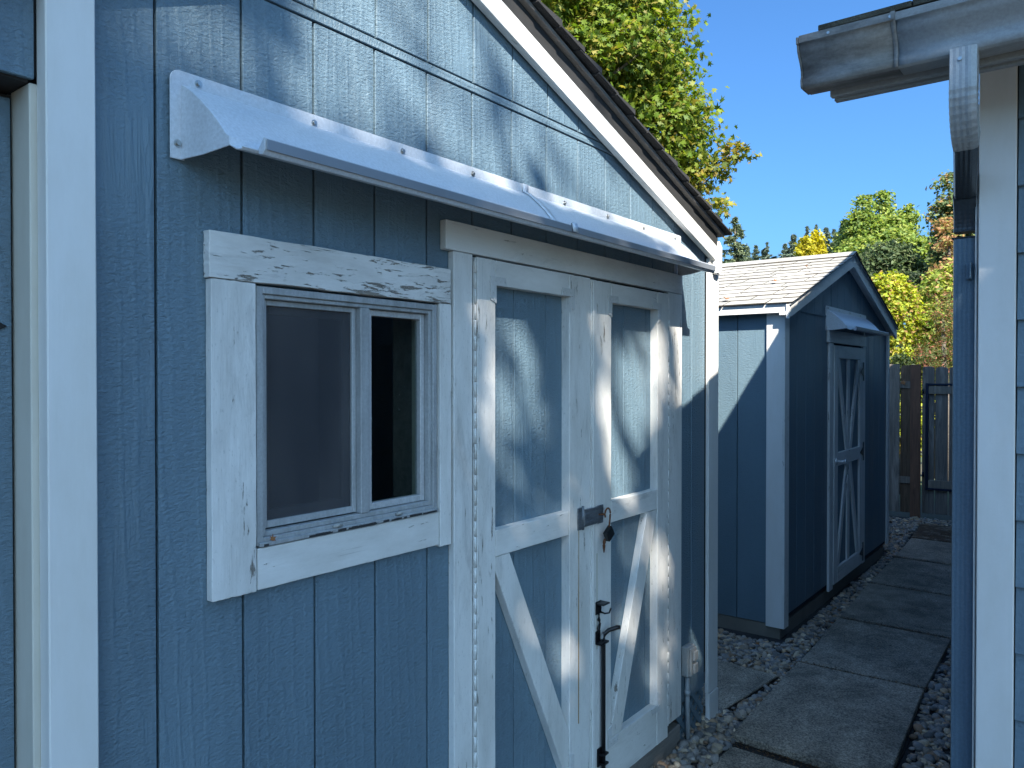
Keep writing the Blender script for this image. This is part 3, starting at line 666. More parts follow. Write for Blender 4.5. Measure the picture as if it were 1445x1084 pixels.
# ------------------------------------------------------------------ awnings
def awning(par, y0, y1, xw, z0, H, screws, jointy=None, mat='awning'):
    """moulded plastic awning: flange against the wall, curved hood, lip at the front"""
    zt = z0 + H; k = H / .19
    fl = MB(); n = 6; r = .022; pts = [(y0, z0), (y0 + .032, z0), (y0 + .032, zt - .040), (y1, zt - .040)]
    pts += [(y1, zt - .004), (y1 - .005, zt), ] + [(y0 + r - r * math.sin(a), zt - r + r * math.cos(a)) for a in [R(90) * i / n for i in range(n + 1)]]
    fl.prism(pts, 'x', xw + .001, xw + .0045, .0008); flo = fl.build('awning', mat, par)
    a0, a1 = y0 + .026, y1 - .030
    prof = [(.003, .158), (.012, .153), (.034, .138), (.062, .114), (.088, .088), (.112, .061), (.131, .036), (.1385, .031)]
    prof = [(p[0], p[1] * k) for p in prof]; lip = [(.141, .012), (.158, .002), (.172, .0), (.178, .006)]
    bm = bmesh.new(); ny = 40; rows = []
    P = prof + [(q[0], q[1] * k) for q in lip]
    for i in range(ny + 1):
        f = i / ny; y = a0 + (a1 - a0) * f; row = []
        for x, z in P:
            sl = .034 * (x / .178); yy_ = (a0 + sl) + ((a1 - sl) - (a0 + sl)) * f; row.append(bm.verts.new((xw + x, yy_, z0 + z)))
        rows.append(row)
    for u, v in zip(rows, rows[1:]):
        for j in range(len(P) - 1):
            f_ = bm.faces.new((u[j], u[j + 1], v[j + 1], v[j])); f_.smooth = True
    for row, yy0 in ((rows[0], a0), (rows[-1], a1)):       # end cheeks
        base = [bm.verts.new((xw + .003, yy0, z0 + .0)), bm.verts.new((xw + .07, yy0 + (.013 if yy0 == a0 else -.013), z0 + .003 * k))]
        loop = row[:9] + base[::-1]
        try: bm.faces.new(loop)
        except Exception: pass
    t = MB(); t.bm.free(); t.bm = bm; hood = t.build('hood', mat, flo)
    sol = hood.modifiers.new('thick', 'SOLIDIFY'); sol.thickness = .0035; sol.offset = 1
    bv = hood.modifiers.new('soft', 'BEVEL'); bv.width = .003; bv.segments = 2; bv.limit_method = 'ANGLE'; bv.angle_limit = R(35)
    g0, g1 = y0 + .095, y1 - .066
    gt = MB(); gt.prism([(xw + .1785, z0 - .002 * k), (xw + .192, z0 - .0055 * k), (xw + .199, z0 + .003), (xw + .201, z0 + .028 * k), (xw + .196, z0 + .030 * k), (xw + .1795, z0 + .010 * k)], 'y', g0, g1, .0008)
    gt.build('front_lip', mat, flo)
    gm = MB(); gm.prism([(xw + .2012, z0 + .003), (xw + .2030, z0 + .004), (xw + .2045, z0 + .024 * k), (xw + .2022, z0 + .026 * k)], 'y', g0 + .004, g1 - .004, .0004); gm.build('lip_face', 'alum_pale' if 'alum_pale' in M else mat, flo)
    for (y, z) in screws:
        s = MB(); s.cyl((xw + .004, y, z), 'x', .0085, .002, 14); s.cyl((xw + .006, y, z), 'x', .0052, .005, 6); s.build('screw', 'steel', flo)
    if jointy:
        jb = bmesh.new(); rr = []
        P2 = [(.0035, .188)] + [(x, z + .003) for x, z in prof] + [(.160, .010 * k), (.180, .012), (.2025, .031), (.2065, .003)]
        for y in (jointy, jointy + .030): rr.append([jb.verts.new((xw + x + .0035, y, z0 + z + .0015)) for x, z in P2])
        for j in range(len(P2) - 1): jb.faces.new((rr[0][j], rr[0][j + 1], rr[1][j + 1], rr[1][j])).smooth = True
        t = MB(); t.bm.free(); t.bm = jb; jo = t.build('joint_cover', mat, flo); so_ = jo.modifiers.new('thick', 'SOLIDIFY'); so_.thickness = .003
    return flo
M['alum_pale'] = plain('awning_lip_metal', (.27, .30, .34), .4, .3, 0, 60, .08)
awning(shed, .850, 3.322, .006, 2.212, .190, [(.914, 2.385), (1.223, 2.381), (1.528, 2.381), (1.831, 2.381), (2.344, 2.381), (2.652, 2.383), (2.954, 2.385), (3.256, 2.386), (.866, 2.245)], 2.087)

# ------------------------------------------------------------------ small shed
sx = -.10; SY0, SY1 = 5.10, 8.16; SM = (SY0 + SY1) / 2
s2 = thing('small_shed', 'smaller blue shed further along the path with pale shingle roof and a narrow white door', 'shed', (-1.2, SM, 0))
SR, SL = 2.735, .319
def rz2(y): return SR - abs(y - SM) * SL
ys = [SY0 + .09 + .2032 * k for k in range(-1, 16)]; ys = [y for y in ys if SY0 + .02 < y < SY1 - .02]; ys = [SY0 + .004] + ys + [SY1 - .004]
DA, DB, DT = 6.235, 7.135, 2.0
for a, b_ in zip(ys, ys[1:]):
    def top(y): return rz2(y) - .05
    def put(y0, y1, z0):
        p, q = y0 + .0025, y1 - .0025; tp = [(q, top(q))]
        if p < SM < q: tp.append((SM, top(SM)))
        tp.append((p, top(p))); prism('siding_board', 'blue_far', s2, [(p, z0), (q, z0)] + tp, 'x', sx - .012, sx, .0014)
    if b_ > DA and a < DB:
        if a < DA - .02: put(a, DA - .002, .15)
        if b_ > DB + .02: put(DB + .002, b_, .15)
        put(max(a, DA), min(b_, DB), DT + .05)
    else: put(a, b_, .15)
prism('end_wall_core', 'dark', s2, [(SY0 + .002, .12), (SY1 - .002, .12), (SY1 - .002, rz2(SY1) - .06), (SM, rz2(SM) - .06), (SY0 + .002, rz2(SY0) - .06)], 'x', sx - .04, sx - .0125, 0)
xs = [-.205 - .2032 * k for k in range(0, 13)] + [-2.7]
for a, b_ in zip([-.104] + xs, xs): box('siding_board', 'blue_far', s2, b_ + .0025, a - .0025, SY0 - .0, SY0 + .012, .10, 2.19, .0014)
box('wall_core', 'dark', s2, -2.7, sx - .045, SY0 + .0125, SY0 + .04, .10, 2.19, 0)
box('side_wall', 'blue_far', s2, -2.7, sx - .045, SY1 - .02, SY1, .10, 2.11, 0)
prism('back_wall', 'blue_far', s2, [(SY0, .12), (SY1, .12), (SY1, rz2(SY1) - .06), (SM, rz2(SM) - .06), (SY0, rz2(SY0) - .06)], 'x', -2.74, -2.705, 0)
box('footing', 'concrete_base', s2, -2.7, -.115, SY0 + .006, SY1 - .03, -.02, .098, .004)
box('floor_frame', 'dark', s2, -2.7, -.135, SY0 + .02, SY1 - .03, .099, .149, 0)
box('gable_seam', 'blue_far', s2, sx + .0005, sx + .006, SY0 + .18, 6.07, 2.196, 2.212)
# corner trims
box('corner_board', 'white_z', s2, -.203, -.094, SY0 - .020, SY0 - .001, .085, 2.185, .002)
box('corner_board', 'worn_z', s2, -.0985, -.080, SY0 - .020, SY0 + .07, .085, 2.19, .002)
box('corner_board', 'white_z', s2, -.0985, -.080, SY1 - .045, SY1 + .02, .12, 2.18, .002)
# eaves, rakes, roof
slopeprism('roof_deck', 'dark', s2, SY0 - .052, SM, -.030, .0, -2.8, -.035, .001, rz=rz2)
slopeprism('roof_deck', 'dark', s2, SM, SY1 + .10, -.030, .0, -2.8, -.035, .001, rz=rz2)
box('eave_fascia', 'worn_x', s2, -2.8, -.0565, SY0 - .072, SY0 - .054, rz2(SY0 - .07) - .062, rz2(SY0 - .07) + .002, .002)
slopeprism('rake_board', 'worn_y', s2, SY0 - .085, SM - .001, -.098, -.006, -.055, -.034, .002, rz=rz2)
slopeprism('rake_board', 'worn_y', s2, SM + .001, SY1 + .11, -.098, -.006, -.055, -.034, .002, rz=rz2)
slopeprism('rake_soffit', 'worn_y', s2, SY0 - .08, SM, -.075, -.052, sx + .001, -.0565, .001, rz=rz2)
slopeprism('rake_soffit', 'worn_y', s2, SM, SY1 + .08, -.075, -.052, sx + .001, -.0565, .001, rz=rz2)
slopeprism('drip_edge', 'gutter', s2, SY0 - .085, SM, -.010, .004, -.033, -.022, .001, rz=rz2)
slopeprism('drip_edge', 'gutter', s2, SM, SY1 + .11, -.010, .004, -.033, -.022, .001, rz=rz2)
under_ = slopeprism('underlay', 'gap', s2, SY0 - .075, SM, .0005, .004, -2.8, -.028, 0, rz=rz2)
nc = 13; L = SM - (SY0 - .090)
for i in range(nc):
    ya = SY0 - .090 + L * i / nc; yb_ = ya + L / nc * 1.18
    x = -.012 - (0 if i % 2 else .15) * 1.0; edges = [-.012]; x = -.012 - random.uniform(.1, .3)
    while x > -2.8: edges.append(x); x -= random.uniform(.20, .31)
    edges.append(-2.82)
    for a, b_ in zip(edges, edges[1:]):
        j = random.choice([0, 0, .005, -.004]); e0 = ya + j; th = random.uniform(.006, .010)
        poly = [(e0, rz2(e0) + .006), (min(yb_, SM - .002), rz2(min(yb_, SM - .002)) + .0045), (min(yb_, SM - .002), rz2(min(yb_, SM - .002)) + .0065), (e0, rz2(e0) + .006 + th)]
        prism('shingle', 'shingle_white', s2, poly, 'x', b_ + .009, a - .001, .001)
for i in range(nc):
    yb_ = SM + L * (i + 1) / nc; ya = yb_ - L / nc * 1.15
    prism('shingle', 'shingle_dark' if False else 'shingle_white', s2, [(max(ya, SM + .002), rz2(max(ya, SM + .002)) + .003), (yb_, rz2(yb_) + .006), (yb_, rz2(yb_) + .016), (max(ya, SM + .002), rz2(max(ya, SM + .002)) + .006)], 'x', -2.8, -.014, .001)
x = -.012
while x > -2.7:
    w = .19; prism('ridge_cap', 'shingle_white', s2, [(SM - .13, rz2(SM - .13) + .010), (SM, SR + .014), (SM + .13, rz2(SM + .13) + .010), (SM + .13, rz2(SM + .13) + .018), (SM, SR + .026), (SM - .13, rz2(SM - .13) + .020)], 'x', x - w + .002, x, .001); x -= w
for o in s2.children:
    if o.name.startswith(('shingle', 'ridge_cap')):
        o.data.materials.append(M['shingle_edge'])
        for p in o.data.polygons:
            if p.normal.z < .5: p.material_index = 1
# door of the small shed
sxf = sx + .02
box('door_casing', 'worn_z', s2, sx + .001, sxf, 6.125, 6.225, .10, 2.005, .002)
box('door_casing', 'worn_z', s2, sx + .001, sxf, 7.145, 7.225, .12, 2.005, .002)
box('door_casing', 'worn_y', s2, sx + .001, sxf + .002, 6.095, 7.245, 2.007, 2.105, .002)
d2 = box('shed_door', 'blue_far', s2, sx - .03, sx + .004, 6.237, 7.133, .125, 1.995, .001)
a0, a1, F0, F1 = 6.240, 7.130, sx + .0045, sx + .024
for a, b_ in ((a0, a0 + .10), (a1 - .10, a1)): box('stile', 'worn_z', d2, F0, F1, a, b_, .13, 1.99, .002)
for a, b_ in ((1.89, 1.99), (1.045, 1.15), (.13, .25)): box('rail', 'worn_y', d2, F0, F1 + .001, a0 + .1015, a1 - .1015, a, b_, .002)
def far_brace(p, q, w, z0, z1, dx=0):
    p, q = Vector(p), Vector(q); d = (q - p).normalized(); n = Vector((-d.y, d.x)) * w / 2; p, q = p - d * .2, q + d * .2
    poly = clip_poly([tuple(p - n), tuple(q - n), tuple(q + n), tuple(p + n)], a0 + .103, a1 - .103, z0, z1)
    prism('brace', 'worn_z', d2, poly, 'x', F0, F1 - .004 + dx, .002)
mc = (a0 + a1) / 2
box('centre_stile', 'worn_z', d2, F0, F1 - .006, mc - .038, mc + .038, 1.152, 1.888, .002); box('centre_stile', 'worn_z', d2, F0, F1 - .006, mc - .038, mc + .038, .252, 1.043, .002)
for s, dx in ((-1, 0), (1, .0015)):
    far_brace((mc + s * .31, 1.88), (mc + s * .045, 1.16), .065, 1.152, 1.888, dx); far_brace((mc + s * .045, 1.04), (mc + s * .31, .26), .065, .252, 1.043, dx)
for z in (1.78, 1.09, .22):
    h = MB(); h.box(sxf + .002, sxf + .008, 7.128, 7.150, z - .07, z + .09, .001); h.prism([(7.128, z - .03), (7.128, z + .05), (7.03, z + .012), (7.03, z - .0)], 'x', F1 + .0015, F1 + .006, .001); h.build('hinge', 'black', d2)
hd = MB(); hd.cyl((F1, 6.285, 1.085), 'x', .026, .008, 16); hd.tube([(F1 + .006, 6.285, 1.085), (F1 + .07, 6.285, 1.088)], .011, 12); hd.cyl((F1 + .066, 6.285, 1.088), 'x', .022, .012, 16)
hd.tube([(F1 + .055, 6.31, 1.085), (F1 + .055, 6.38, 1.075), (F1 + .05, 6.43, 1.02), (F1 + .045, 6.44, .96), (F1 + .045, 6.41, .90)], [.009, .009, .008, .008, .010], 8)
hd.build('door_handle', 'handle', d2)
awning(s2, 6.06, 7.30, sx + .001, 2.098, .188, [(6.076, 2.12), (6.12, 2.27), (6.42, 2.27), (6.75, 2.27), (7.1, 2.27)], mat='awning')

# ------------------------------------------------------------------ house on the right
HX, HY = 1.302, 2.45
house = thing('house', 'blue lap sided house corner on the right with white corner board', 'house', (4, 7.1, 0))
HE, HM, HSL = 2.655, 7.15, .378                      # eave line, ridge position, slope
def hz(y): return HE + (HM - 2.11) * HSL - abs(y - HM) * HSL
HY1 = 2 * HM - HY
MB().prism([(HY + .012, .06), (HY1, .06), (HY1, hz(HY1) - .16), (HM, hz(HM) - .16), (HY + .012, hz(HY + .012) - .16)], 'x', HX + .012, 8.0).build('wall_core', 'dark', house)
z = .12
while z < 2.55:
    lb = MB(); lb.prism([(HY + .011, z), (HY - .011, z), (HY + .006, min(z + .20, 2.6)), (HY + .011, min(z + .20, 2.6))], 'x', 1.3905, 8.0, .0008); lb.build('siding_board', 'blue_lap', house); z += .178
k0 = 0
for i in range(24):
    z = .12 + .178 * i
    def yl(zz):  # where the roof underside reaches height zz
        t = (zz - (HE - .14)) / HSL + 2.11; return t
    ya = max(HY + .10, yl(z + .19)); yb_ = 2 * HM - ya
    if yb_ - ya < .3: break
    prism('siding_board', 'blue_y', house, [(HX + .011, z), (HX - .004, z), (HX + .006, z + .2), (HX + .011, z + .2)], 'y', ya, yb_, .0008)
box('corner_board', 'white_z', house, HX, 1.388, HY - .022, HY - .003, .06, 2.62, .0025)
box('corner_board', 'white_z', house, HX - .010, HX - .0045, HY - .002, HY + .09, .06, 2.50, .0025)
# roof
RXL = .930
slopeprism('roof_deck', 'timber', house, 2.10, HM, -.02, .0, RXL, 8.3, .001, rz=hz)
slopeprism('roof_deck', 'timber', house, HM, 2 * HM - 2.10, -.02, .0, RXL, 8.3, .001, rz=hz)
slopeprism('rake_board', 'fascia', house, 2.195, HM, -.15, -.021, RXL + .005, RXL + .025, .002, rz=hz)
slopeprism('rake_board', 'fascia', house, HM, 2 * HM - 2.12, -.15, -.021, RXL + .005, RXL + .025, .002, rz=hz)
slopeprism('rake_soffit', 'fascia', house, 2.20, HM, -.040, -.024, RXL + .03, HX + .02, .001, rz=hz)
slopeprism('rake_soffit', 'fascia', house, HM, 2 * HM - 2.20, -.040, -.024, RXL + .03, HX + .02, .001, rz=hz)
box('fascia', 'fascia', house, .984, 8.2, 2.172, 2.192, 2.502, 2.622, .003)
box('fascia_lip', 'fascia', house, .990, 8.2, 2.194, 2.215, 2.4965, 2.506, .001)
slopeprism('eave_soffit', 'fascia', house, 2.22, HY - .03, -.12, -.105, 1.30, 8.2, .001, rz=hz)
yy = np.linspace(2.085, HM, 37)
def hshingles():
    for i, (ya, yb_) in enumerate(zip(yy, yy[1:])):
        x = .985 if i < 2 else RXL - .004; e0 = ya - .02
        n = 14 if i < 2 else 1
        for k in range(n):
            w = random.uniform(.10, .22); j = random.uniform(-.008, .008) if i < 2 else 0; t_ = random.uniform(.0, .008)
            prism('shingle', 'moss' if i < 2 else 'shingle_dark', house, [(e0 + j, hz(e0 + j) + .004), (yb_, hz(yb_) + .002), (yb_, hz(yb_) + .012), (e0 + j, hz(e0 + j) + .016 + t_)], 'x', x, x + w - .002, .0015); x += w
        prism('shingle', 'shingle_dark', house, [(e0, hz(e0) + .004), (yb_, hz(yb_) + .002), (yb_, hz(yb_) + .012), (e0, hz(e0) + .018)], 'x', x, 8.32, .001)
hshingles()
prism('shingle', 'shingle_dark', house, [(HM, hz(HM) + .001), (2 * HM - 2.08, hz(2 * HM - 2.08) + .001), (2 * HM - 2.08, hz(2 * HM - 2.08) + .02), (HM, hz(HM) + .02)], 'x', RXL - .01, 8.32, .001)
# gutter
gp = [(2.168, 2.632), (2.168, 2.518), (2.106, 2.516), (2.100, 2.520), (2.098, 2.536), (2.103, 2.548), (2.101, 2.562), (2.092, 2.578), (2.078, 2.592), (2.070, 2.604), (2.067, 2.618), (2.061, 2.620), (2.060, 2.637), (2.070, 2.639)]
def gutter(name, mat, x0, x1, off=0, par=house):
    bm = bmesh.new(); n = max(2, int((x1 - x0) / .12)); rows = []
    for i in range(n + 1):
        x = x0 + (x1 - x0) * i / n; sag = .0012 * math.sin(x * 9); rows.append([bm.verts.new((x, y - off, z + sag + (-off if z < 2.55 else off) * .7)) for y, z in gp])
    for u, v in zip(rows, rows[1:]):
        for j in range(len(gp) - 1):
            f = bm.faces.new((u[j], u[j + 1], v[j + 1], v[j])); f.smooth = 3 <= j <= 10
    t = MB(); t.bm.free(); t.bm = bm; o = t.build(name, mat, par); m = o.modifiers.new('thick', 'SOLIDIFY'); m.thickness = .0018; m.offset = 0; return o
gut = gutter('gutter', 'gutter', 1.162, 8.2)
gutter('gutter_end_length', 'gutter_old', .936, 1.1615, .0015, gut)
gutter('gutter_seam', 'gutter_old', 1.156, 1.166, .0035, gut)
prism('end_cap', 'gutter_old', gut, [(y - .003, z) for y, z in gp], 'x', .929, .9345, .001)
for x in (1.01, 1.155, 1.62, 2.0):
    s = MB(); s.cyl((x, 2.0605, 2.6285), 'y', .0038, -.004, 8); s.build('rivet', 'steel', gut)
# downspout with elbows
def rect_sweep(pts, w, d, name, mat, par, pleat=0, start=0, groove=True):
    """sweep a softly ribbed rectangular tube; w across X, d along the bend"""
    bm = bmesh.new(); rings = []; pts = [Vector(p) for p in pts]
    sec = []
    def edge(a, b_, n, rib):
        for k in range(n):
            f = k / n; p = (a[0] + (b_[0] - a[0]) * f, a[1] + (b_[1] - a[1]) * f); o_ = -.0009 if rib and k % 2 else 0; sec.append((p, o_))
    c = .005
    edge((-w / 2 + c, -d / 2), (w / 2 - c, -d / 2), 8, 1); edge((w / 2, -d / 2 + c), (w / 2, d / 2 - c), 3, 0); edge((w / 2 - c, d / 2), (-w / 2 + c, d / 2), 8, 1); edge((-w / 2, d / 2 - c), (-w / 2, -d / 2 + c), 3, 0)
    for i, p in enumerate(pts):
        t = (pts[min(i + 1, len(pts) - 1)] - pts[max(i - 1, 0)]).normalized(); u = Vector((1, 0, 0)); v = t.cross(u).normalized() * -1
        if v.y < 0: v = -v
        ring_ = []
        for (a, b_), o_ in sec:
            sc = 1 + (pleat * (1 if i % 2 else -1) if pleat and i > start else 0) * (.25 + .75 * max(0, b_ / (d / 2)))
            s_ = 1 + o_ / (d / 2); ring_.append(bm.verts.new(p + u * a * (sc if b_ > -d / 2 + .004 else 1) + v * b_ * s_ * sc))
        rings.append(ring_)
    n = len(sec)
    for a, b_ in zip(rings, rings[1:]):
        for k in range(n): bm.faces.new((a[k], a[(k + 1) % n], b_[(k + 1) % n], b_[k]))
    bm.faces.new(rings[0]); bm.faces.new(rings[-1][::-1])
    t = MB(); t.bm.free(); t.bm = bm; return t.build(name, mat, par)
W_, D_ = .056, .068
ds = rect_sweep([(1.262, 2.502, 2.135), (1.262, 2.502, 1.6), (1.262, 2.502, .9), (1.262, 2.502, .12)], W_, D_, 'downspout', 'spout', house)
up = [(1.306, 2.112, 2.522), (1.306, 2.112, 2.455)]
for k in range(1, 20):
    f = k / 19; a = f * R(68); rad = .115; up.append((1.306 - .004 * f, 2.112 + rad * (1 - math.cos(a)), 2.445 - rad * math.sin(a) - .006 * f))
rect_sweep(up, W_ + .004, D_ + .002, 'upper_elbow', 'elbow', ds, .05, 2)
e = Vector(up[-1]); dgl = Vector((1.266, 2.455, 2.262))
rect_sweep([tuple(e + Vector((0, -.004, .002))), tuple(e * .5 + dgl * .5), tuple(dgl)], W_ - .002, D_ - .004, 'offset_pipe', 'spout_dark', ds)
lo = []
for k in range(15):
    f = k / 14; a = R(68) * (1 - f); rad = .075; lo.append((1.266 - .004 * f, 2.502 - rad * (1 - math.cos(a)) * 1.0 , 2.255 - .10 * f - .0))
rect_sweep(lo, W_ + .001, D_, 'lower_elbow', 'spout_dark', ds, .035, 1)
box('spout_joint', 'black', ds, 1.262 - W_ / 2 - .001, 1.262 + W_ / 2 + .001, 2.502 - D_ / 2 - .0015, 2.502 + D_ / 2 + .0015, 2.134, 2.139, 0)
sb = MB(); sb.box(1.270, HX - .018, 2.455, 2.4645, 2.018, 2.062, .001); sb.box(HX - .0205, HX - .0175, 2.43, 2.466, 2.018, 2.062, .0006); sb.cyl((1.2755, 2.4545, 2.036), 'y', .0035, -.003, 8); sb.build('spout_strap', 'spout', ds)
MB().cyl((1.302, 2.0765, 2.495), 'y', .0045, -.003, 10).build('elbow_rivet', 'steel', ds)

# ------------------------------------------------------------------ fence and gate
FY = 10.55
fence = thing('wooden_fence', 'tall dark weathered board fence closing the end of the path, left of the gate', 'fence', (-1.6, FY, 0))
def dogear(name, mat, par, x0, x1, z0, z1, y0, y1, r=.03):
    return prism(name, mat, par, [(x0, z0), (x1, z0), (x1, z1 - r), (x1 - r * .35, z1 - r * .35), (x1 - r, z1), (x0 + r, z1), (x0 + r * .35, z1 - r * .35), (x0, z1 - r)], 'y', y0, y1, .002)
x = -.437
dogear('fence_board', 'fence_grey', fence, -.572, -.437, .06, 1.90, FY - .03, FY - .014, .006)
dogear('fence_board', 'fence', fence, -.431, -.305, .06, 1.885, FY + .0, FY + .016)
x = -.578
while x > -4.2:
    dogear('fence_board', random.choice(['fence', 'fence', 'fence_grey']), fence, x - .137, x, .05, 1.87 + random.uniform(-.01, .01), FY, FY + .016); x -= .143
for z_ in (.42, 1.60): box('fence_rail', 'rail', fence, -4.2, -.31, FY - .0135, FY - .001, z_, z_ + .085, .003)
box('fence_post', 'post_red', fence, -.312, -.200, FY - .06, FY - .016, .0, 1.893, .004, 'red brown post beside the gate')
gate = thing('garden_gate', 'dark board gate in a blue black metal frame right of the red brown post', 'gate', (.45, FY, 0))
x = -.190; 
for k in range(9):
    w = .136 + random.uniform(-.004, .004); dogear('gate_board', random.choice(['fence', 'fence', 'fence_grey']), gate, x, x + w, .07, 1.868 + random.uniform(-.008, .004), FY, FY + .016); x += w + random.choice([.006, .010, .013])
gf = MB(); gf.box(-.150, -.118, FY - .034, FY - .002, .36, 1.665, .002); gf.box(1.02, 1.05, FY - .034, FY - .002, .36, 1.665, .002)
gf.box(-.1175, 1.0195, FY - .034, FY - .004, 1.636, 1.662, .002); gf.box(-.1175, 1.0195, FY - .034, FY - .004, .363, .389, .002); gf.build('gate_frame', 'gate_metal', gate)
for z_ in (1.545, .40): box('gate_rail', 'rail', gate, -.117, 1.019, FY - .030, FY - .002, z_ - .01 + (.0 if z_ > 1 else 0), z_ + .085, .002)
for z_ in (1.54, .52): MB().cyl((-.175, FY - .03, z_), 'z', .012, .06, 10).build('gate_hinge', 'gate_metal', gate)
f2 = thing('wooden_fence', 'board fence continuing right of the gate behind the house', 'fence', (3, FY, 0)) if False else None

# ------------------------------------------------------------------ trees and shrubs
def leaf_template(kind):
    if kind == 'maple':
        r = [1.0, .42, .80, .36, .62, .25, .62, .36, .80, .42]; a = [90, 68, 45, 20, -8, -60, 188, 160, 135, 112]
        V = [(0, -.1, 0)] + [(rr * math.cos(R(aa)), rr * math.sin(R(aa)), -.18 * abs(math.cos(R(aa))) * rr) for rr, aa in zip(r, a)]
        F = [(0, i + 1, (i + 1) % 10 + 1) for i in range(10)]; F = [(0, f[1], f[2]) for f in F]; return np.array(V) * .5, np.array(F)
    if kind == 'oval':
        return np.array([(0, -.5, 0), (.27, 0, .09), (0, .5, 0), (-.27, 0, .09)]), np.array([(0, 1, 2), (0, 2, 3)])
    if kind == 'needle':
        return np.array([(0, -.5, 0), (.12, .05, .02), (0, .5, -.08), (-.12, .05, .02)]), np.array([(0, 1, 2), (0, 2, 3)])
def leaf_mesh(name, P, size, pal, kind, N=None, sjit=.35):
    V0, F0 = leaf_template(kind); n = len(P); u = rng.normal(0, 1, (n, 3))
    if N is not None: u = u * .55 + N
    nz = u / np.linalg.norm(u, axis=1, keepdims=True); t = rng.normal(0, 1, (n, 3)); t -= (t * nz).sum(1, keepdims=True) * nz; t /= np.linalg.norm(t, axis=1, keepdims=True); b = np.cross(nz, t)
    s = size * rng.uniform(1 - sjit, 1 + sjit, (n, 1, 1)); V = P[:, None] + s * (V0[None, :, :1] * b[:, None] + V0[None, :, 1:2] * t[:, None] + V0[None, :, 2:] * nz[:, None])
    F = F0[None] + (np.arange(n) * len(V0))[:, None, None]; pal = np.array(pal); k = rng.integers(0, len(pal), n)
    c = pal[k] * rng.uniform(.75, 1.25, (n, 1)); c = np.repeat(c[:, None], len(V0), 1)
    return fast_mesh(name, V.reshape(-1, 3), F.reshape(-1, 3), c.reshape(-1, 3))
def clumps(lobes, ncl, per, spread, shell=.55):
    """leaf positions in clumps spread through the lobes, denser to the outside"""
    vol = np.array([l[1][0] * l[1][1] * l[1][2] for l in lobes]) ** .75; k = rng.choice(len(lobes), ncl, p=vol / vol.sum())
    C = np.array([lobes[i][0] for i in k]); Rr = np.array([lobes[i][1] for i in k]); d = rng.normal(0, 1, (ncl, 3)); d /= np.linalg.norm(d, axis=1, keepdims=True)
    q = C + d * Rr * (shell + (1 - shell) * rng.uniform(0, 1, (ncl, 1)) ** .6); m = rng.poisson(per, ncl) + 1
    P = np.repeat(q, m, 0) + rng.normal(0, 1, (m.sum(), 3)) * spread * np.array([1, 1, .55]); N = np.repeat(d, m, 0) * .5 + np.array([0, 0, .5]); return P, N
def put_leaves(parent, name, P, size, pal, kind, N=None, mat='leaf'):
    me = leaf_mesh(name, P - np.array(root_loc(parent)), size, pal, kind, N); o = link(me, name, mat, parent); o['kind'] = 'stuff'; return o
def limbs(parent, base, lobes, r0, n=None):
    m = MB(); base = Vector(base); top = Vector(lobes[0][0]); mid = base.lerp(top, .45)
    m.tube([base, base.lerp(top, .25) + Vector((.05, .03, 0)), mid, top], [r0, r0 * .8, r0 * .6, r0 * .25], 9); m.build('trunk', 'bark', parent)
    for c, r in lobes:
        c = Vector(c)
        for k in range(3):
            e_ = c + Vector(rng.normal(0, .22, 3) * np.array(r)); st = base.lerp(top, random.uniform(.35, .7)); md = st.lerp(e_, .5) + Vector(rng.normal(0, .12, 3))
            MB().tube([st, md, e_], [r0 * .35, r0 * .2, r0 * .06], 6).build('limb', 'bark', parent)

YG = [(.185, .23, .03), (.15, .21, .028), (.105, .165, .022), (.21, .23, .035), (.08, .13, .025), (.22, .19, .04), (.13, .19, .026)]
mp = thing('maple_tree', 'big yellow green maple rising behind the large shed', 'tree', (-4.6, 9.4, 0))
ml = [((-5.3, 8.6, 7.4), (1.5, 1.5, 1.5)), ((-4.9, 9.5, 6.0), (1.35, 1.3, 1.2)), ((-4.15, 9.9, 6.6), (1.15, 1.1, 1.1)), ((-4.6, 10.2, 7.8), (1.3, 1.2, 1.2)), ((-3.85, 10.3, 5.3), (.85, .8, .75)),
      ((-4.9, 9.9, 4.6), (1.2, 1.1, .9)), ((-3.75, 10.4, 6.1), (.55, .6, .6)), ((-6.3, 9.0, 6.2), (1.5, 1.4, 1.6)), ((-3.45, 10.35, 5.35), (.6, .6, .65)), ((-3.6, 10.4, 4.7), (.6, .6, .5))]
Pm, Nm = clumps(ml, 4200, 15, .14, .45); put_leaves(mp, 'crown', Pm, .15, YG, 'maple', Nm)
sp = [((-3.05, 10.7, 4.75), (.38, .4, .28)), ((-2.72, 10.9, 4.95), (.25, .3, .25)), ((-3.0, 10.5, 4.2), (.34, .35, .26)), ((-3.35, 10.5, 4.6), (.4, .4, .35)), ((-3.25, 10.6, 3.9), (.4, .35, .35))]
Ps, Ns = clumps(sp, 150, 9, .085, .1); o_ = put_leaves(mp, 'side_branch_leaves', Ps, .14, [(.16, .19, .03), (.26, .24, .04), (.09, .13, .03), (.30, .22, .05)], 'maple', Ns)
limbs(mp, (-4.6, 9.4, -.03), ml, .24)
for e_ in ((-2.75, 10.85, 5.0), (-3.0, 10.5, 4.2), (-2.9, 10.7, 4.7)):
    MB().tube([(-4.6, 9.8, 3.6), (-3.7, 10.3, 4.1), e_], [.05, .03, .008], 6).build('limb', 'bark', mp)

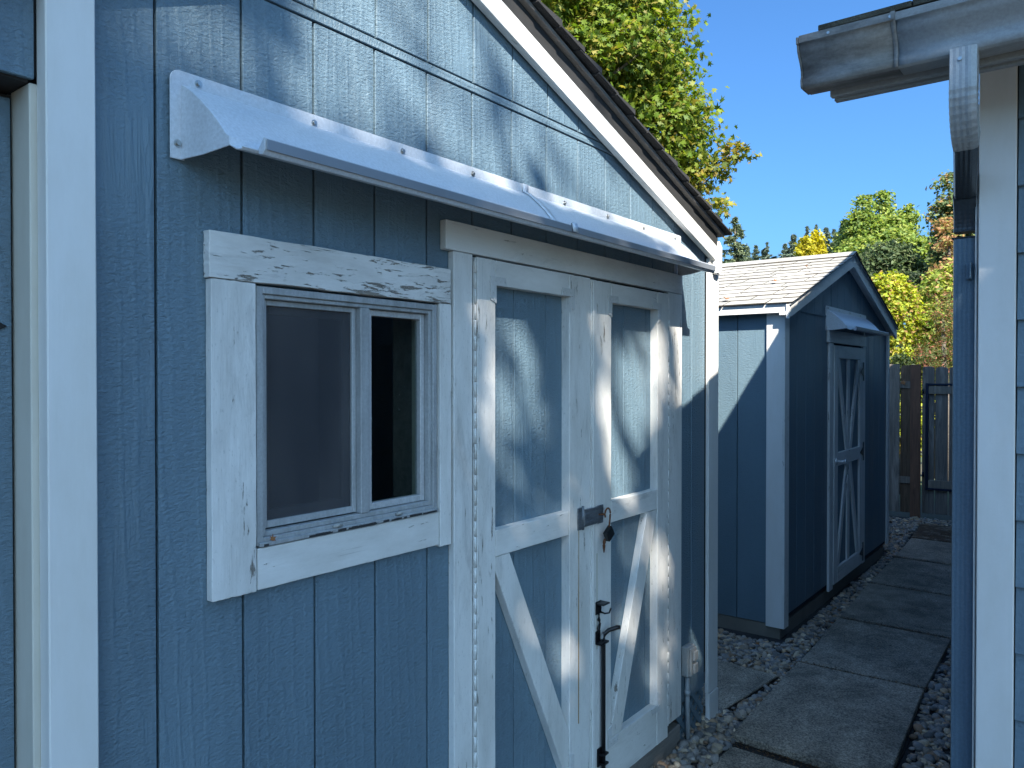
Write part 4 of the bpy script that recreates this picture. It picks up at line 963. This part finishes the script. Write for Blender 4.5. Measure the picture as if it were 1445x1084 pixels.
def fir(name, label, x, y, ztop, h, w, pal, n=2600, group=None, src=None):
    root = thing(name, label, 'tree', (x, y, -.03), group); m = MB(); m.tube([(x, y, -.03), (x, y, ztop * .6), (x, y, ztop)], [.22, .12, .01], 7); m.build('trunk', 'bark', root)
    P = []; zb_ = ztop - h; k = 0
    lv = int(h / .15)
    for i in range(lv):
        f = i / lv; zl = ztop - f * h; r = w * (f ** .85) * rng.uniform(.55, 1.15) + .02
        nb = int(3 + 6 * f)
        for j in range(nb):
            a = rng.uniform(0, 6.28); L_ = r * rng.uniform(.7, 1.12); t = rng.uniform(.1, 1, max(3, int(n * .9 / (lv * nb) * (.5 + f)))); d = np.array([math.cos(a), math.sin(a)])
            px_ = x + d[0] * L_ * t; py_ = y + d[1] * L_ * t; pz_ = zl + rng.uniform(-.08, .08) - .42 * L_ * t + .2 * L_ * t ** 2 + rng.normal(0, .02, len(t)); q = np.stack([px_, py_, pz_], 1) + rng.normal(0, .035 * w, (len(t), 3)) * [1, 1, .3] * (.3 + f); P.append(q)
    P = np.concatenate(P); N = np.zeros_like(P) + [0, 0, .8]; put_leaves(root, 'needles', P, .15 * max(.55, w / 2.2), pal, 'needle', N, 'needle'); return root
FP = [(.13, .17, .12), (.10, .14, .10), (.16, .20, .13), (.12, .16, .13)]
C0 = Vector((1.574, 0, 1.75)); aa = math.atan(835 / 1085); Fv = Vector((-math.sin(aa), math.cos(aa), 0)); Rv = Vector((math.cos(aa), math.sin(aa), 0))
def spot(u, v, dist):   # world point at depth dist, u right and v up per metre of depth (layout of the far trees)
    return C0 + (Fv + Rv * u + Vector((0, 0, 1)) * v) * dist
def far(px, py, d): return spot((px - 722.5) / 1085, (531 - py) / 1085, d)
firs = [(1037, 309, 30, 1.25, 'tall fir with open drooping branches just right of the large shed roof'), (1004, 330, 28, 1.2, 'fir half hidden by the maple and the shed roof edge'),
        (1066, 349, 42, 1.2, 'small dark fir, first to the right of the open branched fir'), (1082, 345, 44, 1.0, 'narrow dark fir above the middle of the pale roof'),
        (1107, 346, 46, 1.3, 'dark fir tip above the pale roof, left of the broad pair'), (1119, 335, 44, 1.6, 'broad dark fir left of the yellow tree'),
        (1138, 322, 47, 1.1, 'slim fir poking up behind the left of the yellow tree'), (1151, 321, 47, 1.1, 'slim fir poking up behind the right of the yellow tree'),
        (1165, 323, 45, 1.4, 'blue grey fir just right of the yellow tree'), (1176, 326, 44, 1.2, 'fir between the blue grey fir and the lighter one'), (1189, 316, 40, 1.7, 'lighter green conifer beside the tall green tree'), (1054, 352, 40, 1.3, 'low dark fir behind the trunk side of the open branched fir')]
for i, (px_, py_, d_, w_, lb) in enumerate(firs):
    p = far(px_, py_, d_); pal = FP if i != 10 else [(.10, .15, .05), (.13, .18, .06), (.07, .11, .04)]
    if i < 2: pal = [(.12, .16, .09), (.17, .20, .10), (.09, .12, .075)]
    fir('fir_tree', lb, p.x, p.y, p.z, p.z * .8, w_ * 2.4, pal, 15000, 'firs on the skyline')
def bush(name, label, cat, lobes, pal, n, per, spread, size, kind='oval', shell=.5, trunk=.1, base=None):
    c = lobes[0][0]; root = thing(name, label, cat, (c[0], c[1], -.03)); P, N = clumps(lobes, n, per, spread, shell); P = P[P[:, 2] > 0]; N = N[:len(P)]
    put_leaves(root, 'crown', P, size, pal, kind, N)
    MB().tube([(c[0], c[1], -.03), (c[0] + .05, c[1], c[2] * .5), (c[0], c[1], c[2])], [trunk, trunk * .7, trunk * .2], 8).build('trunk', 'bark', root); return root
def lobe(px, py, d, r): p = far(px, py, d); return (tuple(p), r if isinstance(r, tuple) else (r, r, r))
s_ = 1 / 1085
bush('yellow_tree', 'small bright yellow tree between the dark firs', 'tree', [lobe(1137, 350, 26, (.20, .2, .42)), lobe(1153, 346, 26, (.17, .2, .5)), lobe(1145, 352, 26, (.2, .2, .3)), lobe(1146, 368, 26, (.45, .4, .4))], [(.44, .38, .03), (.38, .35, .03), (.46, .40, .05)], 260, 12, .10, .16)
GT = [(.20, .27, .055), (.15, .22, .05), (.25, .31, .06), (.10, .155, .04), (.30, .33, .08)]
bush('green_tree', 'tall bright green tree with several tops behind the small shed', 'tree',
     [lobe(1220, 330, 21, (.50, .5, .55)), lobe(1217, 297, 21, (.24, .25, .42)), lobe(1244, 300, 21.5, (.26, .25, .62)), lobe(1262, 325, 21, (.3, .3, .4)), lobe(1279, 322, 21.5, (.26, .3, .62)), lobe(1206, 318, 21, (.2, .2, .4)), lobe(1248, 352, 21, (.8, .7, .6)), lobe(1292, 362, 20.5, (.55, .5, .5)), lobe(1215, 370, 20, (.7, .6, .6)), lobe(1196, 345, 22, (.3, .3, .4)), lobe(1316, 350, 21, (.4, .4, .3)), lobe(1250, 400, 20, (1.2, .8, .7))],
     GT, 3200, 11, .085, .115)
bush('dark_tree', 'dark green glossy tree in front of the tall green tree', 'tree', [lobe(1252, 372, 18, (.62, .5, .5)), lobe(1225, 392, 18, (.5, .5, .35)), lobe(1275, 392, 18, (.45, .4, .35))], [(.08, .115, .05), (.11, .15, .06), (.055, .085, .04), (.20, .23, .12)], 620, 11, .10, .12)
bush('round_shrub', 'small rounded dark shrub below the dark green tree', 'shrub', [lobe(1291, 399, 15.5, (.22, .22, .22)), lobe(1288, 425, 15.5, (.2, .2, .3))], [(.03, .05, .025), (.045, .07, .03)], 130, 10, .06, .07)
bush('tall_tree', 'tall grey green tree rising at the downspout with orange tinged leaves', 'tree', [lobe(1345, 270, 17, (.32, .3, .45)), lobe(1335, 312, 17, (.34, .3, .5)), lobe(1362, 320, 17, (.6, .5, .9)), lobe(1340, 350, 17, (.36, .35, .4)), lobe(1380, 280, 17.5, (.5, .5, .7)), lobe(1360, 380, 17, (.6, .5, .6))], [(.16, .21, .08), (.12, .17, .07), (.21, .25, .11), (.09, .13, .055), (.34, .22, .09)], 900, 12, .10, .11)
bush('orange_shrub', 'tree with orange red sprays beside the downspout, below the tall grey green one', 'tree', [lobe(1338, 345, 15, (.20, .2, .14)), lobe(1332, 318, 15.2, (.16, .2, .12)), lobe(1342, 372, 15, (.2, .2, .2)), lobe(1326, 385, 15, (.16, .2, .12))], [(.36, .19, .09), (.32, .25, .08), (.27, .27, .08), (.38, .22, .12)], 120, 10, .07, .08)
AV = [(.40, .42, .045), (.33, .38, .04), (.25, .31, .04), (.45, .41, .07), (.18, .24, .035)]
bush('arborvitae', 'rounded yellow green columnar evergreen rising over the fence beside the small shed', 'shrub', [lobe(1258, 470, 13.2, (.46, .45, 1.05)), lobe(1252, 425, 13.2, (.36, .36, .45)), lobe(1242, 440, 13, (.3, .3, .6)), lobe(1262, 560, 13.2, (.55, .5, 1.3))], AV + [(.32, .20, .08)], 1500, 13, .055, .075, 'oval', .8)
bush('mixed_shrub', 'big loose shrub of yellow green and coral leaves between the evergreen and the downspout', 'shrub', [lobe(1322, 420, 13.4, (.36, .35, .42)), lobe(1312, 470, 13.2, (.30, .35, .5)), lobe(1345, 450, 13.5, (.45, .4, .7)), lobe(1340, 400, 13.6, (.30, .3, .3)), lobe(1335, 510, 13.2, (.5, .4, .6)), lobe(1365, 400, 13.6, (.4, .4, .5))], [(.33, .37, .07), (.38, .39, .09), (.20, .27, .05), (.45, .26, .14), (.27, .33, .07), (.13, .19, .04)], 1100, 11, .075, .085)
bush('feathery_shrub', 'feathery dull green and rust shrub leaning over the fence by the downspout', 'shrub', [lobe(1330, 450, 12.4, (.16, .2, .5)), lobe(1342, 480, 12.4, (.2, .2, .5)), lobe(1310, 505, 12.3, (.2, .2, .25)), lobe(1345, 520, 12.3, (.25, .2, .2))], [(.13, .15, .05), (.17, .18, .06), (.34, .14, .09), (.09, .12, .04)], 420, 11, .05, .06, 'needle')
bush('low_shrub', 'low dark green shrub peeking over the top of the fence', 'shrub', [lobe(1276, 510, 11.6, (.17, .16, .10)), lobe(1270, 530, 11.6, (.2, .2, .3))], [(.06, .085, .03), (.09, .12, .035), (.04, .06, .025)], 130, 9, .05, .06)
# wooded slope far behind, one mass
Pw = []
for k in range(40):
    p = far(rng.uniform(900, 1500), rng.uniform(356, 376), rng.uniform(52, 62)); zt_ = p.z
    for i in range(40):
        f = i / 40; r = 2.6 * f + .1; a = rng.uniform(0, 6.28, 26); t = rng.uniform(0, 1, 26) ** .6; Pw.append(np.stack([p.x + np.cos(a) * r * t, p.y + np.sin(a) * r * t, zt_ - f * (zt_ + .5) + rng.normal(0, .12, 26)], 1))
Pw = np.concatenate(Pw); me = leaf_mesh('distant_wood', Pw, .55, [(.045, .07, .05), (.035, .055, .045), (.06, .085, .05)], 'oval', np.zeros_like(Pw) + [0, 0, .6])
ow = link(me, 'distant_wood', 'needle', None); ow['kind'] = 'stuff'; ow['label'] = 'dark conifer wood on the far slope behind the firs'; ow['category'] = 'woodland'

# shade tree behind the camera: its crown throws the broken shade over the big shed
st = thing('shade_tree', 'large leafy tree behind the viewer that shades the big shed', 'tree', (7.2, -5.2, -.03))
GAPS = [(.85, 2.50, .14, .09, 1), (1.0, 2.49, .12, .08, 1), (1.31, 2.56, .09, .11, .8), (1.36, 2.44, .12, .07, .7), (1.63, 2.72, .15, .09, .4), (1.52, 2.48, .11, .06, .6), (1.79, 2.62, .17, .13, .45),
        (1.96, 2.45, .22, .09, .6), (2.2, 2.62, .26, .15, .7), (2.63, 2.56, .33, .14, .9), (3.12, 2.51, .35, .13, 1), (1.85, 2.34, .12, .04, .9), (2.63, 2.34, .44, .04, .8), (1.25, 2.35, .09, .02, .5),
        (1.85, 2.02, .08, .13, .65), (2.02, 1.89, .1, .14, .7), (2.14, 1.61, .12, .22, .8), (2.09, 1.39, .14, .12, .7), (2.24, 1.22, .18, .08, .8), (2.60, 1.82, .10, .28, .5), (2.80, 1.58, .17, .36, .95), (3.0, 1.75, .18, .3, .7), (2.06, 1.62, .16, .30, .85),
        (3.19, 1.95, .1, .29, .75), (3.12, 2.1, .14, .19, .6), (2.2, .83, .13, .15, .7), (2.33, .64, .12, .13, .7), (2.96, .99, .16, .12, .5), (3.12, .63, .14, .32, .75), (3.57, .50, .09, .2, .75), (2.81, .66, .18, .12, .5)]
Sv = np.array(SUN)
def cloud(n, c, r):
    d = rng.normal(0, 1, (n, 3)); d /= np.linalg.norm(d, axis=1, keepdims=True)
    return np.array(c) + Sv * 12.5 + d * np.array(r) * rng.uniform(0, 1, (n, 1)) ** .4
Pt = np.concatenate([cloud(60000, (0, .9, 1.35), (2.9, 2.9, 2.6)), cloud(34000, (0, 4.3, -.9), (2.3, 2.5, 2.2))])
n = len(Pt); ctr = np.array([0, .9, 1.35]) + Sv * 12.5
Yp = Pt[:, 1] + Pt[:, 0] / 1.1; Zp = Pt[:, 2] - Pt[:, 0] * 1.45 / 1.1
keep = np.ones(n)
for (y, z, ry, rz_, s) in GAPS:
    q = ((Yp - y) / (ry + .03)) ** 2 + ((Zp - z) / (rz_ + .03)) ** 2; keep = np.where(q < 1, np.minimum(keep, (1 - s) * .3), keep)
nz_ = np.sin(Yp * 9 + 2 * np.sin(Zp * 7)) * np.sin(Zp * 11 + 1.5 * np.sin(Yp * 8)); keep = np.where((Zp > 2.27) & (Yp > 1.15), np.minimum(keep, .015 + .10 * (nz_ > .35)), keep)
keep = np.where((Zp < 2.1) & (Yp > 1.72), np.minimum(keep, .30 + .5 * (nz_ > .2)), keep)
gl = 1.45 - 1.45 * (Yp - 2.91)                        # under this line the house eave is in the tree's shade
open_ = (Yp > 3.22 + .1 * np.sin(Zp * 5)) & (Zp > .18) & ((Zp > gl) | (Zp < gl - .30) & (Yp < 3.62))
keep = np.where(open_, np.where((Zp < gl) & (Yp < 3.46), .25, 0), keep)
keep = np.where((Yp > 3.62) & (Zp > -.05) & (Zp > gl), 0, keep)
sel = rng.uniform(0, 1, n) < keep; Pt = Pt[sel]
put_leaves(st, 'crown', Pt, .17, [(.10, .15, .03), (.07, .12, .03), (.14, .18, .04)], 'oval', None)
MB().tube([(7.2, -5.2, -.03), (7.0, -5.1, 4), tuple(ctr - np.array([0, 0, 1.5]))], [.28, .22, .12], 10).build('trunk', 'bark', st)

hd_ = thing('hedge', 'dark clipped hedge closing the yard behind the viewer', 'hedge', (2.5, -9, -.03))  # out of view, added to keep low sky light from under the awning
hc = MB(); hc.box(-4, 9.0, -9.6, -8.6, -.03, 2.9, .1); hc.build('hedge_core', 'hedge_dark', hd_)
nn = 36000; ph = np.stack([rng.uniform(-4, 9.0, nn), rng.uniform(-8.65, -8.4, nn), rng.uniform(0, 3.05, nn)], 1)
put_leaves(hd_, 'foliage', ph, .12, [(.05, .08, .03), (.035, .06, .025), (.07, .10, .035)], 'oval')
# ------------------------------------------------------------------ fallen leaves
lt = link(leaf_mesh('leaf_litter', Pl, .020, [(.16, .09, .045), (.10, .06, .035), (.22, .14, .07), (.07, .05, .035)], 'needle', np.zeros_like(Pl) + [0, 0, 3.0]), 'leaf_litter', 'leaf', None)
lt['kind'] = 'stuff'; lt['label'] = 'brown needles and leaf crumbs caught along the slab joints'; lt['category'] = 'leaf litter'
def dry(label, loc, s, rx, ry, rz_):
    V0, F0 = leaf_template('maple'); V = V0 * s; V[:, 2] += .35 * s * np.abs(V0[:, 0]) * 2; me = fast_mesh('dry_leaf', V, F0); o = link(me, 'dry_leaf', 'dry_leaf', None)
    o.location = loc; o.rotation_euler = (rx, ry, rz_); tag(o, label, 'leaf'); m = o.modifiers.new('thick', 'SOLIDIFY'); m.thickness = .0015; return o
def on_roof(x, y): return (x, y, rz2(y) + .030)
dry('brown leaf lying at the eave of the pale roof, nearest the large shed', on_roof(-.50, 5.12), .075, R(20), .3, .4)
dry('orange leaf lying in the middle of the pale roof', on_roof(-.33, 5.62), .06, R(20), -.3, 1.4)
dry('small brown leaf lying high up on the pale roof near the rake', on_roof(-.25, 6.10), .045, R(20), .1, 2.4)
dry('orange brown leaf on the pebbles beside the small shed', (.10, 5.52, .05), .06, .2, .3, 1)
dry('pale tan leaf on the pebbles at the corner of the small shed', (-.15, 4.80, .05), .06, .1, -.2, 2)
dry('brown curled leaf caught in the lower left corner of the window', (.028, 1.085, 1.366), .028, R(80), .2, R(80))
dry('dry orange sprig caught on the fence rail left of the red brown post', (-.40, FY - .04, 1.66), .11, R(85), .3, .2)
